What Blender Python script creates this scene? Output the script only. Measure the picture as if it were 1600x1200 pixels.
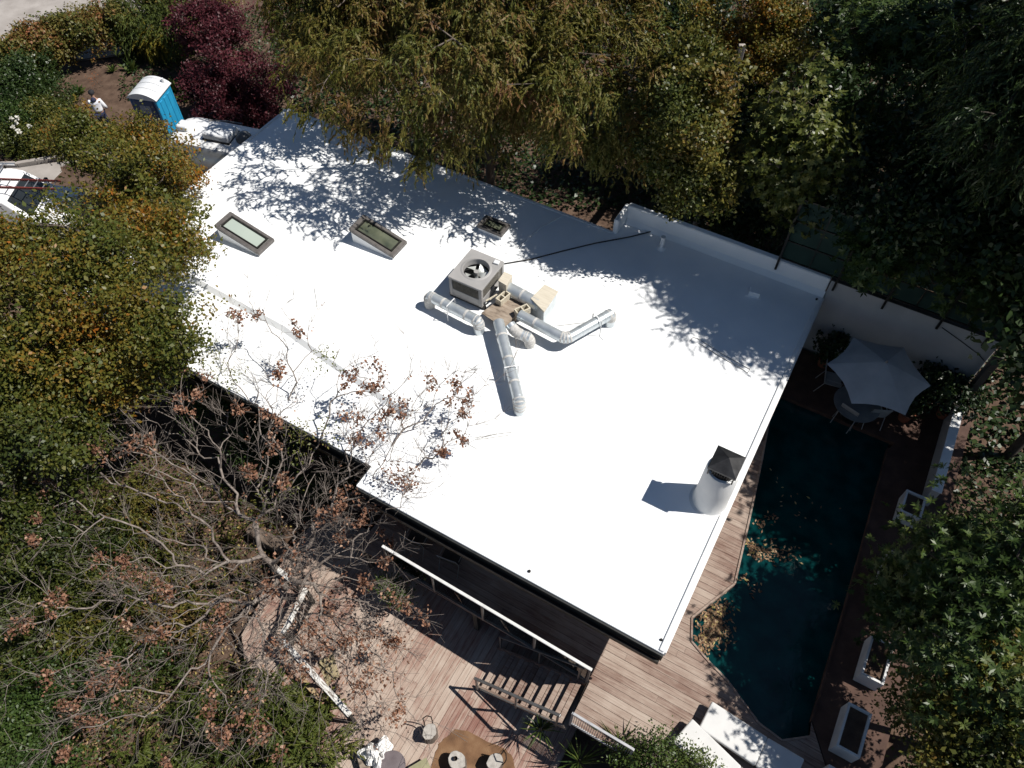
import bpy, bmesh, math, random
import numpy as np
from mathutils import Vector, Matrix
for o in list(bpy.data.objects): bpy.data.objects.remove(o)
scene = bpy.context.scene
C = scene.collection
R_ = math.radians

# ------------------------------------------------------------------ camera, world, sun, exposure
FOC = 1185.0                      # focal length in pixels of a 1600 wide frame
DEP = math.atan2(1640.0, FOC)     # depression of the optical axis
CAMZ = 17.8
cam_d = bpy.data.cameras.new('camera'); cam = bpy.data.objects.new('camera', cam_d); C.objects.link(cam)
cam_d.sensor_width = 36.0; cam_d.lens = FOC / 1600 * 36.0; cam_d.clip_end = 3000; cam_d.clip_start = 0.1
cam.location = (0, 0, CAMZ); cam.rotation_euler = (math.pi / 2 - DEP, 0, 0)
scene.camera = cam

SUN_EL = R_(56.0)
SUN_AZ = math.atan2(-0.09, 1.0)           # direction towards the sun, measured from +x
world = bpy.data.worlds.new('World'); scene.world = world; world.use_nodes = True
wn = world.node_tree.nodes; wl = world.node_tree.links; wn.clear()
wo = wn.new('ShaderNodeOutputWorld'); wb = wn.new('ShaderNodeBackground'); ws = wn.new('ShaderNodeTexSky')
ws.sky_type = 'NISHITA'; ws.sun_disc = False; ws.sun_elevation = SUN_EL
ws.sun_rotation = math.pi / 2 - SUN_AZ; ws.altitude = 100; ws.air_density = 1.0; ws.dust_density = 0.1; ws.ozone_density = 2.0
wb.inputs['Strength'].default_value = 0.05
wl.new(ws.outputs[0], wb.inputs[0]); wl.new(wb.outputs[0], wo.inputs[0])
sd = bpy.data.lights.new('sun', 'SUN'); sun = bpy.data.objects.new('sun', sd); C.objects.link(sun)
sd.energy = 5.0; sd.angle = R_(0.53); sd.color = (1.0, 0.955, 0.89)
sv = Vector((math.cos(SUN_EL) * math.cos(SUN_AZ), math.cos(SUN_EL) * math.sin(SUN_AZ), math.sin(SUN_EL)))
sun.rotation_euler = sv.to_track_quat('Z', 'Y').to_euler(); sun.location = (30, 0, 40)
scene.view_settings.view_transform = 'Standard'; scene.view_settings.look = 'None'
scene.view_settings.exposure = 0.25; scene.view_settings.gamma = 1.0; scene.view_settings.use_curve_mapping = False

cy_ = scene.cycles
cy_.max_bounces = 5; cy_.diffuse_bounces = 3; cy_.glossy_bounces = 3; cy_.transmission_bounces = 3; cy_.transparent_max_bounces = 6
cy_.use_adaptive_sampling = True; cy_.adaptive_threshold = 0.02; cy_.use_denoising = True; cy_.caustics_reflective = False; cy_.caustics_refractive = False

# ------------------------------------------------------------------ geometry helpers
CD_, SD_ = math.cos(DEP), math.sin(DEP)
def at(x, y, z):
    """world point at height z that lies on the line of sight of a photo pixel"""
    u = (x - 800) / FOC; v = (600 - y) / FOC
    r = (u, CD_ + v * SD_, -SD_ + v * CD_); t = (z - CAMZ) / r[2]
    return np.array([r[0] * t, r[1] * t, z])
RZ = 2.2                                   # top of the roof above the upper deck (z = 0)
LOW = -1.35                                # lower deck
GND = -0.85                                # front yard
HD = at(1037, 1022, RZ)                    # roof corner: origin of the house frame
HA = R_(-29.8)
HX = np.array([math.cos(HA), math.sin(HA)]); HY = np.array([-HX[1], HX[0]])
def hw(x, y, z):                           # house frame -> world
    p = HD[:2] + x * HX + y * HY
    return np.array([p[0], p[1], z])
def wh(p):                                 # world -> house frame
    d = np.array(p[:2]) - HD[:2]
    return np.array([d @ HX, d @ HY])
def hat(x, y, z): return wh(at(x, y, z))

class MB:
    def __init__(s): s.v = []; s.f = []
    def add(s, vs, fs):
        n = len(s.v); s.v += [tuple(map(float, v)) for v in vs]; s.f += [tuple(i + n for i in f) for f in fs]; return s
    def box(s, c, d, rz=0.0, M=None):
        x, y, z = d[0] / 2, d[1] / 2, d[2] / 2
        vs = [Vector((i * x, j * y, k * z)) for k in (-1, 1) for j in (-1, 1) for i in (-1, 1)]
        T = M if M is not None else Matrix.Rotation(rz, 3, 'Z')
        vs = [T @ v + Vector(c) for v in vs]
        return s.add(vs, [(0, 2, 3, 1), (4, 5, 7, 6), (0, 1, 5, 4), (2, 6, 7, 3), (0, 4, 6, 2), (1, 3, 7, 5)])
    def bar(s, p, q, w, h):                # rectangular bar between two points
        p, q = Vector(p), Vector(q); d = q - p; L = d.length; d.normalize()
        up = Vector((0, 0, 1)) if abs(d.z) < 0.95 else Vector((0, 1, 0))
        sd_ = d.cross(up).normalized(); u2 = sd_.cross(d).normalized()
        M = Matrix((d, sd_, u2)).transposed()
        return s.box((p + q) / 2, (L, w, h), M=M)
    def cyl(s, p, q, r0, r1=None, n=16, caps=True):
        r1 = r0 if r1 is None else r1
        p, q = Vector(p), Vector(q); d = (q - p).normalized()
        a = d.orthogonal().normalized(); b = d.cross(a)
        vs = []
        for c, r in ((p, r0), (q, r1)):
            for i in range(n):
                t = 2 * math.pi * i / n; vs.append(c + (a * math.cos(t) + b * math.sin(t)) * r)
        fs = [(i, (i + 1) % n, n + (i + 1) % n, n + i) for i in range(n)]
        if caps: fs += [tuple(range(n - 1, -1, -1)), tuple(range(n, 2 * n))]
        return s.add(vs, fs)
    def tube(s, pts, r, n=8, caps=True):
        pts = [Vector(p) for p in pts]; rs = r if hasattr(r, '__len__') else [r] * len(pts)
        base = len(s.v); a = None
        for i, p in enumerate(pts):
            d = (pts[min(i + 1, len(pts) - 1)] - pts[max(i - 1, 0)]).normalized()
            if a is None: a = d.orthogonal().normalized()
            a = (a - d * a.dot(d)).normalized(); b = d.cross(a)
            for k in range(n):
                t = 2 * math.pi * k / n; s.v.append(tuple(p + (a * math.cos(t) + b * math.sin(t)) * rs[i]))
        for i in range(len(pts) - 1):
            for k in range(n):
                s.f.append((base + i * n + k, base + i * n + (k + 1) % n, base + (i + 1) * n + (k + 1) % n, base + (i + 1) * n + k))
        if caps:
            s.f.append(tuple(base + k for k in range(n - 1, -1, -1))); m = base + (len(pts) - 1) * n
            s.f.append(tuple(m + k for k in range(n)))
        return s
    def prism(s, poly, z0, z1):
        n = len(poly)
        ar = sum(poly[i][0] * poly[(i + 1) % n][1] - poly[(i + 1) % n][0] * poly[i][1] for i in range(n))
        if ar < 0: poly = poly[::-1]
        g = lambda z, p: z(p) if callable(z) else z
        vs = [(p[0], p[1], g(z0, p)) for p in poly] + [(p[0], p[1], g(z1, p)) for p in poly]
        return s.add(vs, [tuple(range(n - 1, -1, -1)), tuple(range(n, 2 * n))] + [(i, (i + 1) % n, n + (i + 1) % n, n + i) for i in range(n)])
    def lathe(s, prof, n=24, c=(0, 0, 0), jit=None, caps=True):
        base = len(s.v)
        for i, (r, z) in enumerate(prof):
            for k in range(n):
                t = 2 * math.pi * k / n; j = jit[k] if jit else 1.0
                s.v.append((c[0] + r * j * math.cos(t), c[1] + r * j * math.sin(t), c[2] + z))
        for i in range(len(prof) - 1):
            for k in range(n):
                s.f.append((base + i * n + k, base + i * n + (k + 1) % n, base + (i + 1) * n + (k + 1) % n, base + (i + 1) * n + k))
        if caps:
            s.f.append(tuple(base + k for k in range(n - 1, -1, -1))); m = base + (len(prof) - 1) * n
            s.f.append(tuple(m + k for k in range(n)))
        return s
    def build(s, name, mat, parent=None, smooth=False, bevel=0.0, off=None, seg=1):
        me = bpy.data.meshes.new(name)
        vs = s.v if off is None else [(v[0] - off[0], v[1] - off[1], v[2] - off[2]) for v in s.v]
        me.from_pydata(vs, [], s.f); me.update()
        if bevel > 0:
            bm = bmesh.new(); bm.from_mesh(me)
            bmesh.ops.remove_doubles(bm, verts=bm.verts, dist=1e-5)
            ed = [e for e in bm.edges if len(e.link_faces) == 2 and e.calc_face_angle(0) > 0.5]
            bmesh.ops.bevel(bm, geom=ed, offset=bevel, segments=seg, profile=0.5, affect='EDGES', clamp_overlap=True)
            bm.to_mesh(me); bm.free()
        if smooth:
            for p in me.polygons: p.use_smooth = True
            try: me.set_sharp_from_angle(angle=R_(40))
            except Exception: pass
        me.materials.append(mat)
        o = bpy.data.objects.new(name, me); C.objects.link(o)
        if parent is not None: o.parent = parent
        return o
def tag(o, label=None, cat=None, group=None, kind=None):
    if label: o['label'] = label
    if cat: o['category'] = cat
    if group: o['group'] = group
    if kind: o['kind'] = kind
    return o
def thing(name, label, cat, loc=(0, 0, 0), rz=0.0, group=None):
    o = bpy.data.objects.new(name, None); C.objects.link(o); o.empty_display_size = 0.2
    o.location = tuple(map(float, loc)); o.rotation_euler = (0, 0, rz)
    return tag(o, label, cat, group)
def copy_tree(o, parent=None):
    c = o.copy(); C.objects.link(c); c.parent = parent
    for ch in o.children: copy_tree(ch, c)
    return c

# ------------------------------------------------------------------ materials
def new_mat(name):
    m = bpy.data.materials.new(name); m.use_nodes = True; n = m.node_tree.nodes; l = m.node_tree.links
    return m, n, l, n['Principled BSDF']
def ramp(n, stops, interp='LINEAR'):
    r = n.new('ShaderNodeValToRGB'); e = r.color_ramp; e.interpolation = interp
    while len(e.elements) < len(stops): e.elements.new(0.5)
    for el, (p, c) in zip(e.elements, stops): el.position = p; el.color = (c[0], c[1], c[2], 1)
    return r
def noisy(name, c1, c2, scale=6.0, rough=0.7, metal=0.0, bump=0.0, bscale=None, detail=5.0, spec=0.4, stretch=None, lo=0.3, hi=0.7, c3=None):
    m, n, l, b = new_mat(name)
    tc = n.new('ShaderNodeTexCoord'); src = tc.outputs['Object']
    if stretch:
        mp = n.new('ShaderNodeMapping'); mp.inputs['Scale'].default_value = stretch; l.new(src, mp.inputs[0]); src = mp.outputs[0]
    t = n.new('ShaderNodeTexNoise'); t.inputs['Scale'].default_value = scale; t.inputs['Detail'].default_value = detail
    l.new(src, t.inputs['Vector'])
    st = [(lo, c1), (hi, c2)] if c3 is None else [(lo, c1), ((lo + hi) / 2, c2), (hi, c3)]
    r = ramp(n, st); l.new(t.outputs['Fac'], r.inputs[0]); l.new(r.outputs[0], b.inputs['Base Color'])
    b.inputs['Roughness'].default_value = rough; b.inputs['Metallic'].default_value = metal
    b.inputs['Specular IOR Level'].default_value = spec
    if bump > 0:
        t2 = n.new('ShaderNodeTexNoise'); t2.inputs['Scale'].default_value = bscale or scale * 4; t2.inputs['Detail'].default_value = 4
        l.new(src, t2.inputs['Vector'])
        bp = n.new('ShaderNodeBump'); bp.inputs['Strength'].default_value = bump; bp.inputs['Distance'].default_value = 0.02
        l.new(t2.outputs['Fac'], bp.inputs['Height']); l.new(bp.outputs[0], b.inputs['Normal'])
    return m
def leaf_mat(name, stops, trans=0.3, rough=0.5, spec=0.35):
    m, n, l, b = new_mat(name)
    at_ = n.new('ShaderNodeAttribute'); at_.attribute_name = 'tint'
    r = ramp(n, stops); l.new(at_.outputs['Fac'], r.inputs[0]); l.new(r.outputs[0], b.inputs['Base Color'])
    b.inputs['Roughness'].default_value = rough; b.inputs['Specular IOR Level'].default_value = spec
    tr = n.new('ShaderNodeBsdfTranslucent'); l.new(r.outputs[0], tr.inputs['Color'])
    mx = n.new('ShaderNodeMixShader'); mx.inputs[0].default_value = trans
    l.new(b.outputs[0], mx.inputs[1]); l.new(tr.outputs[0], mx.inputs[2])
    l.new(mx.outputs[0], n['Material Output'].inputs['Surface'])
    return m
def plank_mat(name, stops, axis):
    """weathered boards: colour differs from board to board (by object) and streaks along the grain"""
    m, n, l, b = new_mat(name)
    tc = n.new('ShaderNodeTexCoord'); oi = n.new('ShaderNodeObjectInfo')
    mp = n.new('ShaderNodeMapping'); mp.inputs['Scale'].default_value = (1.2, 22, 8) if axis == 'x' else (22, 1.2, 8)
    l.new(tc.outputs['Object'], mp.inputs[0])
    off = n.new('ShaderNodeVectorMath'); off.operation = 'ADD'; cb = n.new('ShaderNodeCombineXYZ')
    mu = n.new('ShaderNodeMath'); mu.operation = 'MULTIPLY'; mu.inputs[1].default_value = 57.0
    l.new(oi.outputs['Random'], mu.inputs[0]); l.new(mu.outputs[0], cb.inputs[0]); l.new(mu.outputs[0], cb.inputs[1])
    l.new(mp.outputs[0], off.inputs[0]); l.new(cb.outputs[0], off.inputs[1])
    t = n.new('ShaderNodeTexNoise'); t.inputs['Scale'].default_value = 1.6; t.inputs['Detail'].default_value = 7; l.new(off.outputs[0], t.inputs['Vector'])
    t2 = n.new('ShaderNodeTexNoise'); t2.inputs['Scale'].default_value = 0.55; t2.inputs['Detail'].default_value = 6; t2.inputs['Roughness'].default_value = 0.65
    l.new(tc.outputs['Object'], t2.inputs['Vector'])
    ad = n.new('ShaderNodeMath'); ad.operation = 'MULTIPLY_ADD'; ad.inputs[1].default_value = 0.75; l.new(t.outputs['Fac'], ad.inputs[0])
    a2 = n.new('ShaderNodeMath'); a2.operation = 'MULTIPLY_ADD'; a2.inputs[1].default_value = 1.2; a2.inputs[2].default_value = -0.70; l.new(t2.outputs['Fac'], a2.inputs[0])
    l.new(a2.outputs[0], ad.inputs[2])
    a3 = n.new('ShaderNodeMath'); a3.operation = 'MULTIPLY_ADD'; a3.inputs[1].default_value = 0.22; l.new(oi.outputs['Random'], a3.inputs[0]); l.new(ad.outputs[0], a3.inputs[2])
    r = ramp(n, stops); l.new(a3.outputs[0], r.inputs[0]); l.new(r.outputs[0], b.inputs['Base Color'])
    b.inputs['Roughness'].default_value = 0.75; b.inputs['Specular IOR Level'].default_value = 0.25
    bp = n.new('ShaderNodeBump'); bp.inputs['Strength'].default_value = 0.3; bp.inputs['Distance'].default_value = 0.01
    l.new(t.outputs['Fac'], bp.inputs['Height']); l.new(bp.outputs[0], b.inputs['Normal'])
    return m
M = {}
M['roof'] = noisy('roof_coating', (.80, .82, .83), (.88, .89, .89), 1.3, .55, bump=.12, bscale=25, spec=.3)
M['white_paint'] = noisy('white_paint', (.66, .67, .68), (.78, .78, .77), 2.0, .6, bump=.08, bscale=60)
M['stucco'] = noisy('white_stucco', (.60, .61, .62), (.74, .74, .73), 1.2, .85, bump=.3, bscale=70, spec=.2)
M['dark_fascia'] = noisy('dark_fascia', (.016, .018, .018), (.035, .037, .036), 5, .5)
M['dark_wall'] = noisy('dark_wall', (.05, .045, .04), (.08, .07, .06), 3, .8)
M['dark_metal'] = noisy('dark_metal', (.02, .019, .018), (.045, .043, .04), 8, .45, .6)
M['grey_metal'] = noisy('grey_metal', (.16, .155, .15), (.24, .235, .23), 6, .45, .5)
M['bronze'] = noisy('bronze_frame', (.11, .10, .095), (.16, .148, .14), 9, .45, .35)
M['galv'] = noisy('galvanised_steel', (.50, .55, .58), (.66, .70, .72), 5, .36, .6, bump=.04, bscale=20)
M['mastic'] = noisy('grey_duct_sealant', (.42, .41, .39), (.58, .57, .55), 14, .85, bump=.4, bscale=40)
M['ac_grey'] = noisy('ac_painted_steel', (.29, .285, .28), (.345, .335, .33), 3, .55, bump=.03)
M['ac_dark'] = noisy('ac_dark', (.012, .012, .012), (.03, .03, .03), 12, .6)
M['ac_fin'] = noisy('ac_coil_guard', (.13, .12, .10), (.2, .19, .17), 30, .5, .5)
M['blade'] = noisy('fan_blade', (.45, .47, .46), (.6, .62, .6), 4, .3, .25)
M['concrete_block'] = noisy('cinder_block', (.48, .43, .33), (.64, .58, .46), 18, .9, bump=.5, bscale=90)
M['tan_panel'] = noisy('tan_board', (.50, .45, .36), (.62, .57, .47), 3, .8, bump=.15, stretch=(1, 6, 1))
M['plywood'] = noisy('weathered_plywood', (.10, .075, .055), (.27, .215, .165), 3.2, .85, bump=.25, stretch=(1, 3, 1), c3=(.36, .30, .24))
M['concrete'] = noisy('concrete', (.26, .235, .215), (.38, .35, .325), 1.4, .9, bump=.25, bscale=40)
M['soil'] = noisy('soil', (.045, .026, .017), (.088, .054, .036), 3.1, .95, bump=1.0, bscale=14, c3=(.125, .083, .058), detail=9, lo=.25, hi=.75)
M['bark'] = noisy('bark', (.09, .07, .055), (.19, .16, .135), 8, .9, bump=.6, bscale=30, stretch=(1, 1, .3))
M['pale_bark'] = noisy('pale_bark', (.13, .105, .09), (.28, .24, .21), 7, .85, bump=.5, bscale=30)
M['dark_bark'] = noisy('dark_bark', (.035, .028, .022), (.075, .06, .048), 8, .9, bump=.5)
M['stump_top'] = noisy('stump_end_grain', (.27, .25, .225), (.46, .43, .39), 9, .85, bump=.3)
M['iron'] = noisy('rusty_iron', (.02, .016, .014), (.05, .035, .028), 20, .6, .5)
M['hide'] = noisy('cowhide', (.07, .035, .018), (.17, .092, .046), 2.6, .9, bump=.4, bscale=60, c3=(.25, .155, .085), detail=9, lo=.25, hi=.75)
M['fabric_white'] = noisy('white_cushion', (.55, .55, .54), (.64, .635, .62), 2.2, .9, bump=.1, bscale=120, spec=.15)
M['umbrella'] = noisy('umbrella_canvas', (.36, .365, .375), (.46, .46, .46), 2, .9, spec=.1)
M['garden_render'] = noisy('shade_toned_white_render', (.36, .36, .36), (.48, .475, .465), 1.0, .9, bump=.25, bscale=60, spec=.15)  # white render with its colour lowered to carry the deep patio shade
M['cloth'] = noisy('crumpled_cloth', (.68, .67, .65), (.80, .79, .77), 3, .9, spec=.1)
M['blue_plastic'] = noisy('blue_plastic', (.012, .075, .20), (.02, .10, .26), 2, .4, spec=.5)
M['cyan_plastic'] = noisy('bright_blue_plastic', (.02, .27, .50), (.03, .33, .58), 2, .4, spec=.5)
M['navy_plastic'] = noisy('navy_door', (.010, .045, .12), (.016, .06, .16), 2, .4, spec=.5)
M['grey_plastic'] = noisy('pale_plastic', (.58, .60, .62), (.70, .71, .72), 2, .5)
M['trailer_alu'] = noisy('trailer_aluminium', (.42, .43, .45), (.56, .57, .58), 3, .38, .85, bump=.03)
M['black_rubber'] = noisy('black_rubber', (.012, .012, .012), (.03, .03, .03), 8, .8)
M['van_white'] = noisy('white_car_paint', (.72, .72, .72), (.78, .78, .78), 2, .3, spec=.5)
M['red_fibre'] = noisy('red_fibreglass', (.15, .025, .02), (.21, .04, .03), 4, .6)
M['alu'] = noisy('aluminium', (.55, .55, .55), (.7, .7, .7), 5, .35, .9)
M['peeling'] = noisy('peeling_white_paint', (.16, .13, .105), (.52, .50, .47), 5, .85, bump=.4, lo=.36, hi=.52, stretch=(1.2, 7, 4), c3=(.66, .65, .62))
M['terracotta'] = noisy('terracotta', (.22, .075, .04), (.30, .11, .06), 5, .85)
M['planter'] = noisy('white_planter', (.52, .52, .52), (.66, .66, .65), 3, .7)
M['green_mesh'] = noisy('green_windscreen', (.012, .030, .026), (.02, .045, .038), 3, .8, spec=.2)
M['skin'] = noisy('skin', (.33, .19, .13), (.40, .24, .17), 6, .6)
M['hoodie'] = noisy('white_hoodie', (.64, .66, .72), (.78, .79, .82), 5, .9, bump=.2, spec=.1)
M['navy_cloth'] = noisy('navy_cloth', (.015, .02, .05), (.03, .035, .075), 8, .9)
M['cap'] = noisy('black_cap', (.012, .012, .014), (.025, .025, .03), 8, .85)
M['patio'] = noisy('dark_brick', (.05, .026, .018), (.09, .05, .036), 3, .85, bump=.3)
M['upper_plank'] = plank_mat('silvered_deck_board', [(.15, (.17, .105, .082)), (.38, (.285, .215, .175)), (.6, (.37, .30, .25)), (.85, (.43, .365, .31))], 'x')
M['lower_plank'] = plank_mat('red_stained_board', [(.08, (.20, .10, .078)), (.24, (.27, .17, .136)), (.40, (.355, .275, .225)), (.68, (.45, .375, .315))], 'y')
M['deck_shade'] = noisy('joist_shadow', (.02, .015, .012), (.04, .03, .025), 4, .9)  # near-black colour paints the shade below and between the deck boards
def glass_mat(name, tint, mixf):
    m, n, l, b = new_mat(name); n.remove(b)
    tr = n.new('ShaderNodeBsdfTransparent'); tr.inputs[0].default_value = (*tint, 1)
    gl = n.new('ShaderNodeBsdfGlossy'); gl.inputs['Roughness'].default_value = 0.03; gl.inputs[0].default_value = (.9, .95, .95, 1)
    fr = n.new('ShaderNodeFresnel'); fr.inputs[0].default_value = mixf
    mx = n.new('ShaderNodeMixShader'); l.new(fr.outputs[0], mx.inputs[0]); l.new(tr.outputs[0], mx.inputs[1]); l.new(gl.outputs[0], mx.inputs[2])
    l.new(mx.outputs[0], n['Material Output'].inputs['Surface'])
    return m
M['rail_glass'] = glass_mat('railing_glass', (.75, .82, .82), 1.5)
M['window_glass'] = noisy('dark_window_glass', (.015, .018, .02), (.025, .03, .032), 1, .05, spec=.6)
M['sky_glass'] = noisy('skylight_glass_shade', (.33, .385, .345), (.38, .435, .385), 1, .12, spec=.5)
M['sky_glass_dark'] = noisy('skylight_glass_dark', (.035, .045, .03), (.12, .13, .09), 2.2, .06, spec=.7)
def water_mat():
    m, n, l, b = new_mat('pool_water')
    tc = n.new('ShaderNodeTexCoord'); t = n.new('ShaderNodeTexNoise'); t.inputs['Scale'].default_value = 2.2; t.inputs['Detail'].default_value = 3
    l.new(tc.outputs['Object'], t.inputs['Vector'])
    r = ramp(n, [(.3, (.001, .021, .023)), (.7, (.003, .046, .046))]); l.new(t.outputs['Fac'], r.inputs[0]); l.new(r.outputs[0], b.inputs['Base Color'])
    b.inputs['Roughness'].default_value = 0.06; b.inputs['IOR'].default_value = 1.33
    t2 = n.new('ShaderNodeTexNoise'); t2.inputs['Scale'].default_value = 9; l.new(tc.outputs['Object'], t2.inputs['Vector'])
    bp = n.new('ShaderNodeBump'); bp.inputs['Strength'].default_value = .12; bp.inputs['Distance'].default_value = .02
    l.new(t2.outputs['Fac'], bp.inputs['Height']); l.new(bp.outputs[0], b.inputs['Normal'])
    return m
M['water'] = water_mat()
def rug_mat(name, a, b_, c):
    m, n, l, b = new_mat(name)
    tc = n.new('ShaderNodeTexCoord'); v = n.new('ShaderNodeTexVoronoi'); v.inputs['Scale'].default_value = 9
    l.new(tc.outputs['Object'], v.inputs['Vector'])
    r = ramp(n, [(.0, c), (.28, c), (.34, b_), (.5, a), (.8, a)]); l.new(v.outputs['Distance'], r.inputs[0]); l.new(r.outputs[0], b.inputs['Base Color'])
    b.inputs['Roughness'].default_value = .95
    return m
M['rug_a'] = rug_mat('patterned_mat', (.36, .27, .155), (.28, .17, .09), (.13, .085, .05))
M['rug_b'] = rug_mat('leafy_mat', (.33, .27, .16), (.24, .22, .11), (.16, .12, .07))

LM = {}
LM['fern'] = leaf_mat('fern_leaves', [(0, (.045, .065, .012)), (.35, (.105, .118, .020)), (.65, (.165, .140, .028)), (.85, (.20, .115, .036)), (1, (.17, .080, .032))], .3, .55)
LM['autumn'] = leaf_mat('yellowing_leaves', [(0, (.030, .048, .010)), (.4, (.080, .098, .017)), (.68, (.150, .130, .022)), (.87, (.22, .125, .018)), (1, (.32, .11, .014))], .3, .45)
LM['olive'] = leaf_mat('olive_leaves', [(0, (.018, .034, .008)), (.5, (.070, .085, .016)), (.8, (.15, .13, .024)), (1, (.18, .10, .022))], .25, .45)
LM['lime'] = leaf_mat('yellow_green_leaves', [(0, (.025, .045, .008)), (.5, (.085, .105, .020)), (1, (.20, .185, .045))], .25, .4)
LM['dark'] = leaf_mat('dark_green_leaves', [(0, (.010, .022, .008)), (.6, (.030, .055, .014)), (1, (.065, .09, .025))], .2, .4)
LM['green'] = leaf_mat('green_leaves', [(0, (.020, .040, .010)), (.5, (.050, .086, .018)), (1, (.115, .14, .034))], .25, .42)
LM['maple'] = leaf_mat('red_maple_leaves', [(0, (.028, .006, .009)), (.5, (.070, .014, .020)), (1, (.14, .035, .042))], .25, .5)
LM['dry'] = leaf_mat('dry_brown_leaves', [(0, (.12, .055, .034)), (.5, (.25, .125, .078)), (.85, (.37, .21, .14)), (1, (.46, .31, .22))], .2, .7, .2)
LM['brush'] = leaf_mat('feathery_green', [(0, (.035, .055, .010)), (.5, (.090, .115, .020)), (1, (.17, .16, .035))], .25, .55)
LM['hedge'] = leaf_mat('hedge_leaves', [(0, (.025, .040, .010)), (.45, (.075, .090, .018)), (.75, (.16, .125, .03)), (1, (.23, .085, .035))], .22, .5)
LM['orange'] = leaf_mat('orange_leaves', [(0, (.20, .045, .012)), (1, (.36, .11, .025))], .2)
LM['yellow'] = leaf_mat('yellow_leaves', [(0, (.12, .12, .015)), (1, (.34, .25, .03))], .25)
LM['petal'] = leaf_mat('white_petals', [(0, (.62, .6, .52)), (1, (.78, .77, .72))], .2)
LM['float'] = leaf_mat('fallen_leaves', [(0, (.10, .05, .028)), (.5, (.24, .15, .085)), (.85, (.38, .27, .17)), (1, (.42, .34, .10))], .05, .7, .2)

# ------------------------------------------------------------------ foliage helpers
def unit(a): return a / np.maximum(np.linalg.norm(a, axis=-1, keepdims=True), 1e-9)
def quads(name, V, tint, mat, parent=None, off=(0, 0, 0)):
    """V: (n,4,3) leaf quads -> one mesh"""
    n = len(V); me = bpy.data.meshes.new(name)
    co = (V.reshape(-1, 3) - np.array(off)).astype(np.float32)
    me.vertices.add(4 * n); me.vertices.foreach_set('co', co.ravel())
    me.loops.add(4 * n); me.loops.foreach_set('vertex_index', np.arange(4 * n, dtype=np.int32))
    me.polygons.add(n); me.polygons.foreach_set('loop_start', np.arange(0, 4 * n, 4, dtype=np.int32))
    try: me.polygons.foreach_set('loop_total', np.full(n, 4, dtype=np.int32))
    except Exception: pass
    a = me.attributes.new('tint', 'FLOAT', 'POINT'); a.data.foreach_set('value', np.repeat(np.clip(tint, 0, 1), 4).astype(np.float32))
    me.update(calc_edges=True); me.materials.append(mat)
    o = bpy.data.objects.new(name, me); C.objects.link(o)
    if parent is not None: o.parent = parent
    return o
def leafq(P, T, N, L, W, fold=.12):
    T = unit(T); N = unit(N - T * np.sum(N * T, -1, keepdims=True)); S = np.cross(N, T)
    L = np.broadcast_to(np.asarray(L, float), (len(P),))[:, None]; W = np.broadcast_to(np.asarray(W, float), (len(P),))[:, None]
    return np.stack([P - T * L / 2, P + S * W / 2 - T * L * .05 + N * W * fold, P + T * L / 2 - N * L * .06, P - S * W / 2 - T * L * .05 + N * W * fold], 1)
def clumps_in(rng, blobs, dens, shell=.45):
    """clump centres spread through ellipsoid blobs: (x,y,z,rx,ry,rz); returns centres and outward directions"""
    cs, ds = [], []
    for bl in blobs:
        c = np.array(bl[:3]); r = np.array(bl[3:6]); n = max(8, int(dens * (r[0] * r[1] + r[0] * r[2] + r[1] * r[2]) / 3 * 4))
        if len(bl) > 6: n = int(n * bl[6])
        d = unit(rng.normal(size=(n, 3))); ph = rng.uniform(0, 6.28, 6)
        lob = 1 + .13 * np.sin(3.1 * d[:, 0] * 2 + ph[0]) * np.sin(2.7 * d[:, 1] * 2 + ph[1]) + .12 * np.sin(5 * d[:, 2] + 4 * d[:, 0] + ph[2]) + .09 * np.sin(9 * d[:, 1] + 7 * d[:, 0] + ph[3])
        rad = (1 - shell * rng.random(n) ** 1.6) * lob
        cs.append(c + d * r * rad[:, None]); ds.append(unit(d / r))
    cs = np.concatenate(cs); ds = np.concatenate(ds)
    return cs, ds
def thin(rng, cs, ds, freq=1.3, cut=-.15):
    """drop clumps where a slow spatial wave is low, so that dark gaps open between masses"""
    ph = rng.uniform(0, 6.28, 6)
    w = np.sin(cs[:, 0] * freq + ph[0]) + np.sin(cs[:, 1] * freq * 1.1 + ph[1]) + np.sin(cs[:, 2] * freq * 1.4 + ph[2]) + np.sin((cs[:, 0] + cs[:, 1]) * freq * 1.9 + ph[3]) * .7 + np.sin((cs[:, 0] - cs[:, 1] + cs[:, 2]) * freq * 2.3 + ph[4]) * .7
    k = w > cut * 3
    return cs[k], ds[k]
UP = np.array([0, 0, 1.0])
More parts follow.
